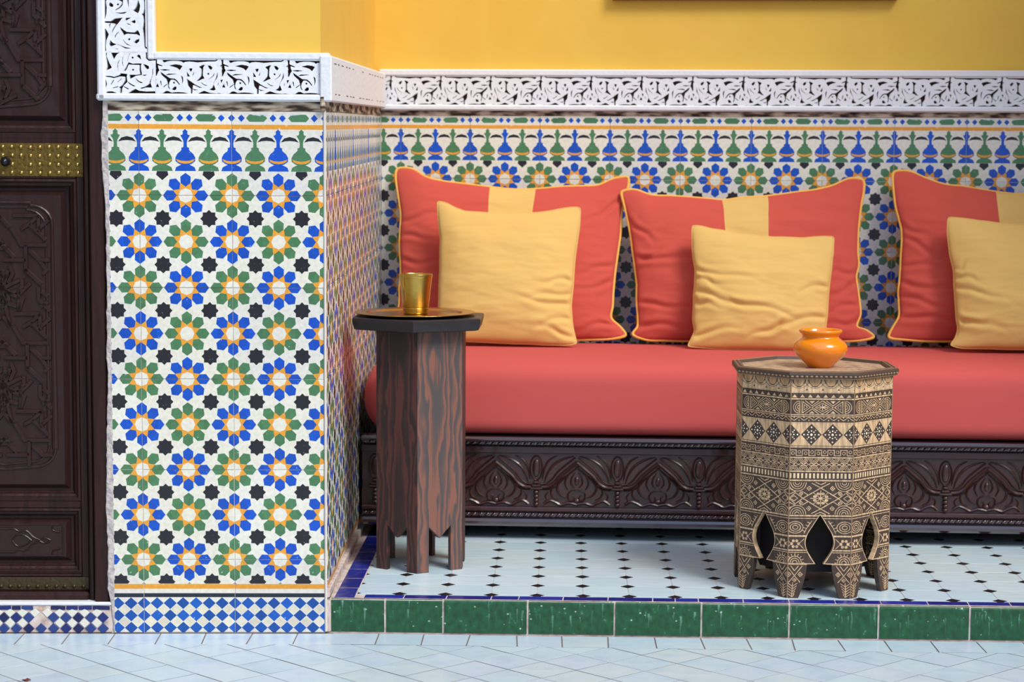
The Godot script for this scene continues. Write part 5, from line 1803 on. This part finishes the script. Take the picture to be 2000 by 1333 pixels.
func build_carved_table():
	var S := 0.14
	var R := S / (2.0 * sin(PI / 8.0))
	var phi := 0.044 - PI / 8.0
	var H := 0.4998
	var t := thing("carved_table", "octagonal side table etched all over with pale bands on black, standing before the bench", "table", at(1.4655, HP, 1.084))
	var cut := smooth2(pts2(OPEN), 3)
	var foot := smooth2(pts2(FOOT), 3)
	var q := PackedVector2Array([Vector2(0, 0)])
	for k in range(foot.size() - 1, -1, -1): q.append(Vector2((0.5 - foot[k].x) * S, foot[k].y - HP))
	for k in range(cut.size() - 1, -1, -1): q.append(Vector2((0.5 - cut[k].x) * S, cut[k].y - HP))
	for k in range(1, cut.size()): q.append(Vector2((0.5 + cut[k].x) * S, cut[k].y - HP))
	for k in foot.size(): q.append(Vector2((0.5 + foot[k].x) * S, foot[k].y - HP))
	q.append(Vector2(S, 0))
	q.append(Vector2(S, H))
	q.append(Vector2(0, H))
	var mb := MB.new()
	mb.slab(q, 0.0, 0.0006, Transform3D.IDENTITY, Vector2.ZERO, Vector2(1.0 / S, 1.0 / H), true, -0.012)
	var board := mb.smesh()
	for k in 8:
		var a := phi + TAU * k / 8.0
		var b := phi + TAU * (k + 1) / 8.0
		var v0 := Vector3(sin(a), 0, cos(a)) * R
		var v1 := Vector3(sin(b), 0, cos(b)) * R
		var x := (v1 - v0).normalized()
		put("side_panel", board, M.carved, t, Transform3D(Basis(x, Vector3.UP, x.cross(Vector3.UP)), v0))
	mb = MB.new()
	mb.facets(8, phi, PackedVector2Array([Vector2(0.13, 0.05), Vector2(0.13, H)]))  # dark tube added to stop light showing through the openings
	tag(put("shade_lining", mb.mesh(), M.dark_void, t), "added dark tube that blocks light inside the table", "")
	mb = MB.new()
	for k in 8:
		var a := phi + TAU * k / 8.0
		mb.tube(PackedVector3Array([Vector3(sin(a), 0, cos(a)) * (R - 0.0008) + Vector3(0, 0.001, 0), Vector3(sin(a), 0, cos(a)) * (R - 0.0008) + Vector3(0, H, 0)]), 0.0014, 6)
	put("corner_bead", mb.mesh(), M.carved_edge, t)
	mb = MB.new()
	mb.facets(8, phi, PackedVector2Array([Vector2(0.0, 0.4925), Vector2(0.1885, 0.4925), Vector2(0.193, 0.495), Vector2(0.1965, 0.5025), Vector2(0.1958, 0.5065), Vector2(0.1925, 0.5085), Vector2(0.1885, 0.5078), Vector2(0.1845, 0.5092), Vector2(0.178, 0.5088), Vector2(0.174, 0.5025)]))
	put("rim", mb.mesh(), M.carved_dark, t)
	mb = MB.new()
	mb.facets(8, phi, PackedVector2Array([Vector2(0.1745, 0.5024), Vector2(0.0, 0.5024)]))
	put("table_top", mb.mesh(), M.carved_top, t)
	mb = MB.new()       # pale lines and teeth along the rim
	for k in 8:
		var a := phi + TAU * k / 8.0
		var b := phi + TAU * (k + 1) / 8.0
		var v0 := Vector3(sin(a), 0, cos(a))
		var v1 := Vector3(sin(b), 0, cos(b))
		for e in 14:
			var c := v0.lerp(v1, (e + 0.5) / 14.0) * 0.195 + Vector3(0, 0.4985, 0)
			mb.ball(c, Vector3(0.0042, 0.0024, 0.0024), Basis(Vector3.UP, (a + b) * 0.5), 6, 4)
		mb.tube(PackedVector3Array([v0 * 0.1908 + Vector3(0, 0.5076, 0), v1 * 0.1908 + Vector3(0, 0.5076, 0)]), 0.0016, 6)
		mb.tube(PackedVector3Array([v0 * 0.1813 + Vector3(0, 0.5084, 0), v1 * 0.1813 + Vector3(0, 0.5084, 0)]), 0.0014, 6)
		mb.tube(PackedVector3Array([v0 * 0.1908 + Vector3(0, 0.4935, 0), v1 * 0.1908 + Vector3(0, 0.4935, 0)]), 0.0016, 6)
	tag(put("beading", mb.mesh(), M.carved_edge, t), "pale beaded edging", "")

# ---------------------------------------------------------------- small things
func build_small_things():
	var mb := MB.new()
	mb.lathe(PackedVector2Array([Vector2(0, 0.0), Vector2(0.098, 0.0), Vector2(0.106, 0.0012), Vector2(0.116, 0.0042), Vector2(0.140, 0.0052), Vector2(0.1435, 0.0062), Vector2(0.1442, 0.0075), Vector2(0.142, 0.0084), Vector2(0.117, 0.0072), Vector2(0.1125, 0.0064), Vector2(0.1085, 0.0036), Vector2(0.104, 0.0026), Vector2(0.0, 0.0026)]), 72)
	tag(put("brass_tray", mb.mesh(), M.tray_brass, self, at(0.530, 0.6775, 0.975)), "round brass tray lying on top of the dark side table", "tray")
	mb = MB.new()
	mb.lathe(PackedVector2Array([Vector2(0, 0.0), Vector2(0.0275, 0.0), Vector2(0.0292, 0.0012), Vector2(0.0298, 0.004), Vector2(0.0305, 0.0135), Vector2(0.0305, 0.0135), Vector2(0.0297, 0.0145), Vector2(0.0312, 0.0162), Vector2(0.0312, 0.0162), Vector2(0.0347, 0.05), Vector2(0.0388, 0.086), Vector2(0.0388, 0.086), Vector2(0.0396, 0.0868), Vector2(0.0402, 0.094), Vector2(0.0398, 0.0952), Vector2(0.0388, 0.0949), Vector2(0.0385, 0.0925), Vector2(0.034, 0.05), Vector2(0.0282, 0.005), Vector2(0.0265, 0.0032), Vector2(0, 0.003)]), 64)
	tag(put("brass_cup", mb.mesh(), M.cup_brass, self, at(0.5312, 0.6803, 0.968)), "hammered golden brass cup standing on the round tray", "cup")
	mb = MB.new()
	mb.lathe(PackedVector2Array([Vector2(0, 0.0), Vector2(0.026, 0.0), Vector2(0.0285, 0.0015), Vector2(0.030, 0.004), Vector2(0.038, 0.0115), Vector2(0.050, 0.022), Vector2(0.0585, 0.0325), Vector2(0.0618, 0.042), Vector2(0.0605, 0.051), Vector2(0.0545, 0.059), Vector2(0.0465, 0.0645), Vector2(0.0418, 0.068), Vector2(0.041, 0.0715), Vector2(0.0432, 0.0755), Vector2(0.0478, 0.079), Vector2(0.0492, 0.0815), Vector2(0.0492, 0.0845), Vector2(0.0478, 0.0862), Vector2(0.0455, 0.0864), Vector2(0.0425, 0.0842), Vector2(0.0385, 0.076), Vector2(0.0382, 0.07), Vector2(0.048, 0.06), Vector2(0.056, 0.043), Vector2(0.046, 0.022), Vector2(0.028, 0.006), Vector2(0, 0.005)]), 72)
	tag(put("orange_pot", mb.mesh(), M.orange, self, at(1.4788, HP + 0.5025, 1.092)), "small squat glossy orange pot on the carved octagonal table", "pot")
	# picture: only the lower edge of its frame hangs into the photograph
	var f := thing("picture_frame", "brown wooden picture frame on the yellow wall, only its lower edge in view", "picture", at(1.3625, 1.499, 0.0))
	for e in [[0, 0.02, 0.80, 0.04], [0, 0.58, 0.80, 0.04]]:
		mb = MB.new()
		mb.box(Vector3(e[0], e[1], 0.005), Vector3(e[2], e[3], 0.03), 0.004)
		put("frame_rail", mb.mesh(), M.frame_wood, f)
	for s in [-0.38, 0.38]:
		mb = MB.new()
		mb.box(Vector3(s, 0.30, 0.005), Vector3(0.04, 0.521, 0.03), 0.004)
		put("frame_rail", mb.mesh(), M.frame_wood, f)
	mb = MB.new()
	mb.box(Vector3(0, 0.30, -0.003), Vector3(0.725, 0.525, 0.01), 0.0)
	put("board", mb.mesh(), M.cream_tile, f)
	mb = MB.new()
	var P := []
	for j in 5:
		var r := PackedVector3Array()
		for i in 5: r.append(Vector3((i - 2) * 0.0045 * (1.0 - 0.08 * absf(j - 2.0) * absf(i - 2.0)), 0.002 + 0.0022 * sin(i * 1.7 + j * 1.1), -(j - 2) * 0.003 * (1.0 - 0.1 * absf(i - 2.0))))
		P.append(r)
	mb.grid(P)
	var P2 := []
	for r in P:
		var rr := PackedVector3Array()
		for k in range(4, -1, -1): rr.append(r[k] - Vector3(0, 0.0008, 0))
		P2.append(rr)
	mb.grid(P2)
	tag(put("dried_petal", mb.mesh(), M.leaf_red, self, at(-0.141, 0.001, 1.823)), "tiny dark red dried petal lying on the courtyard floor below the door", "petal")
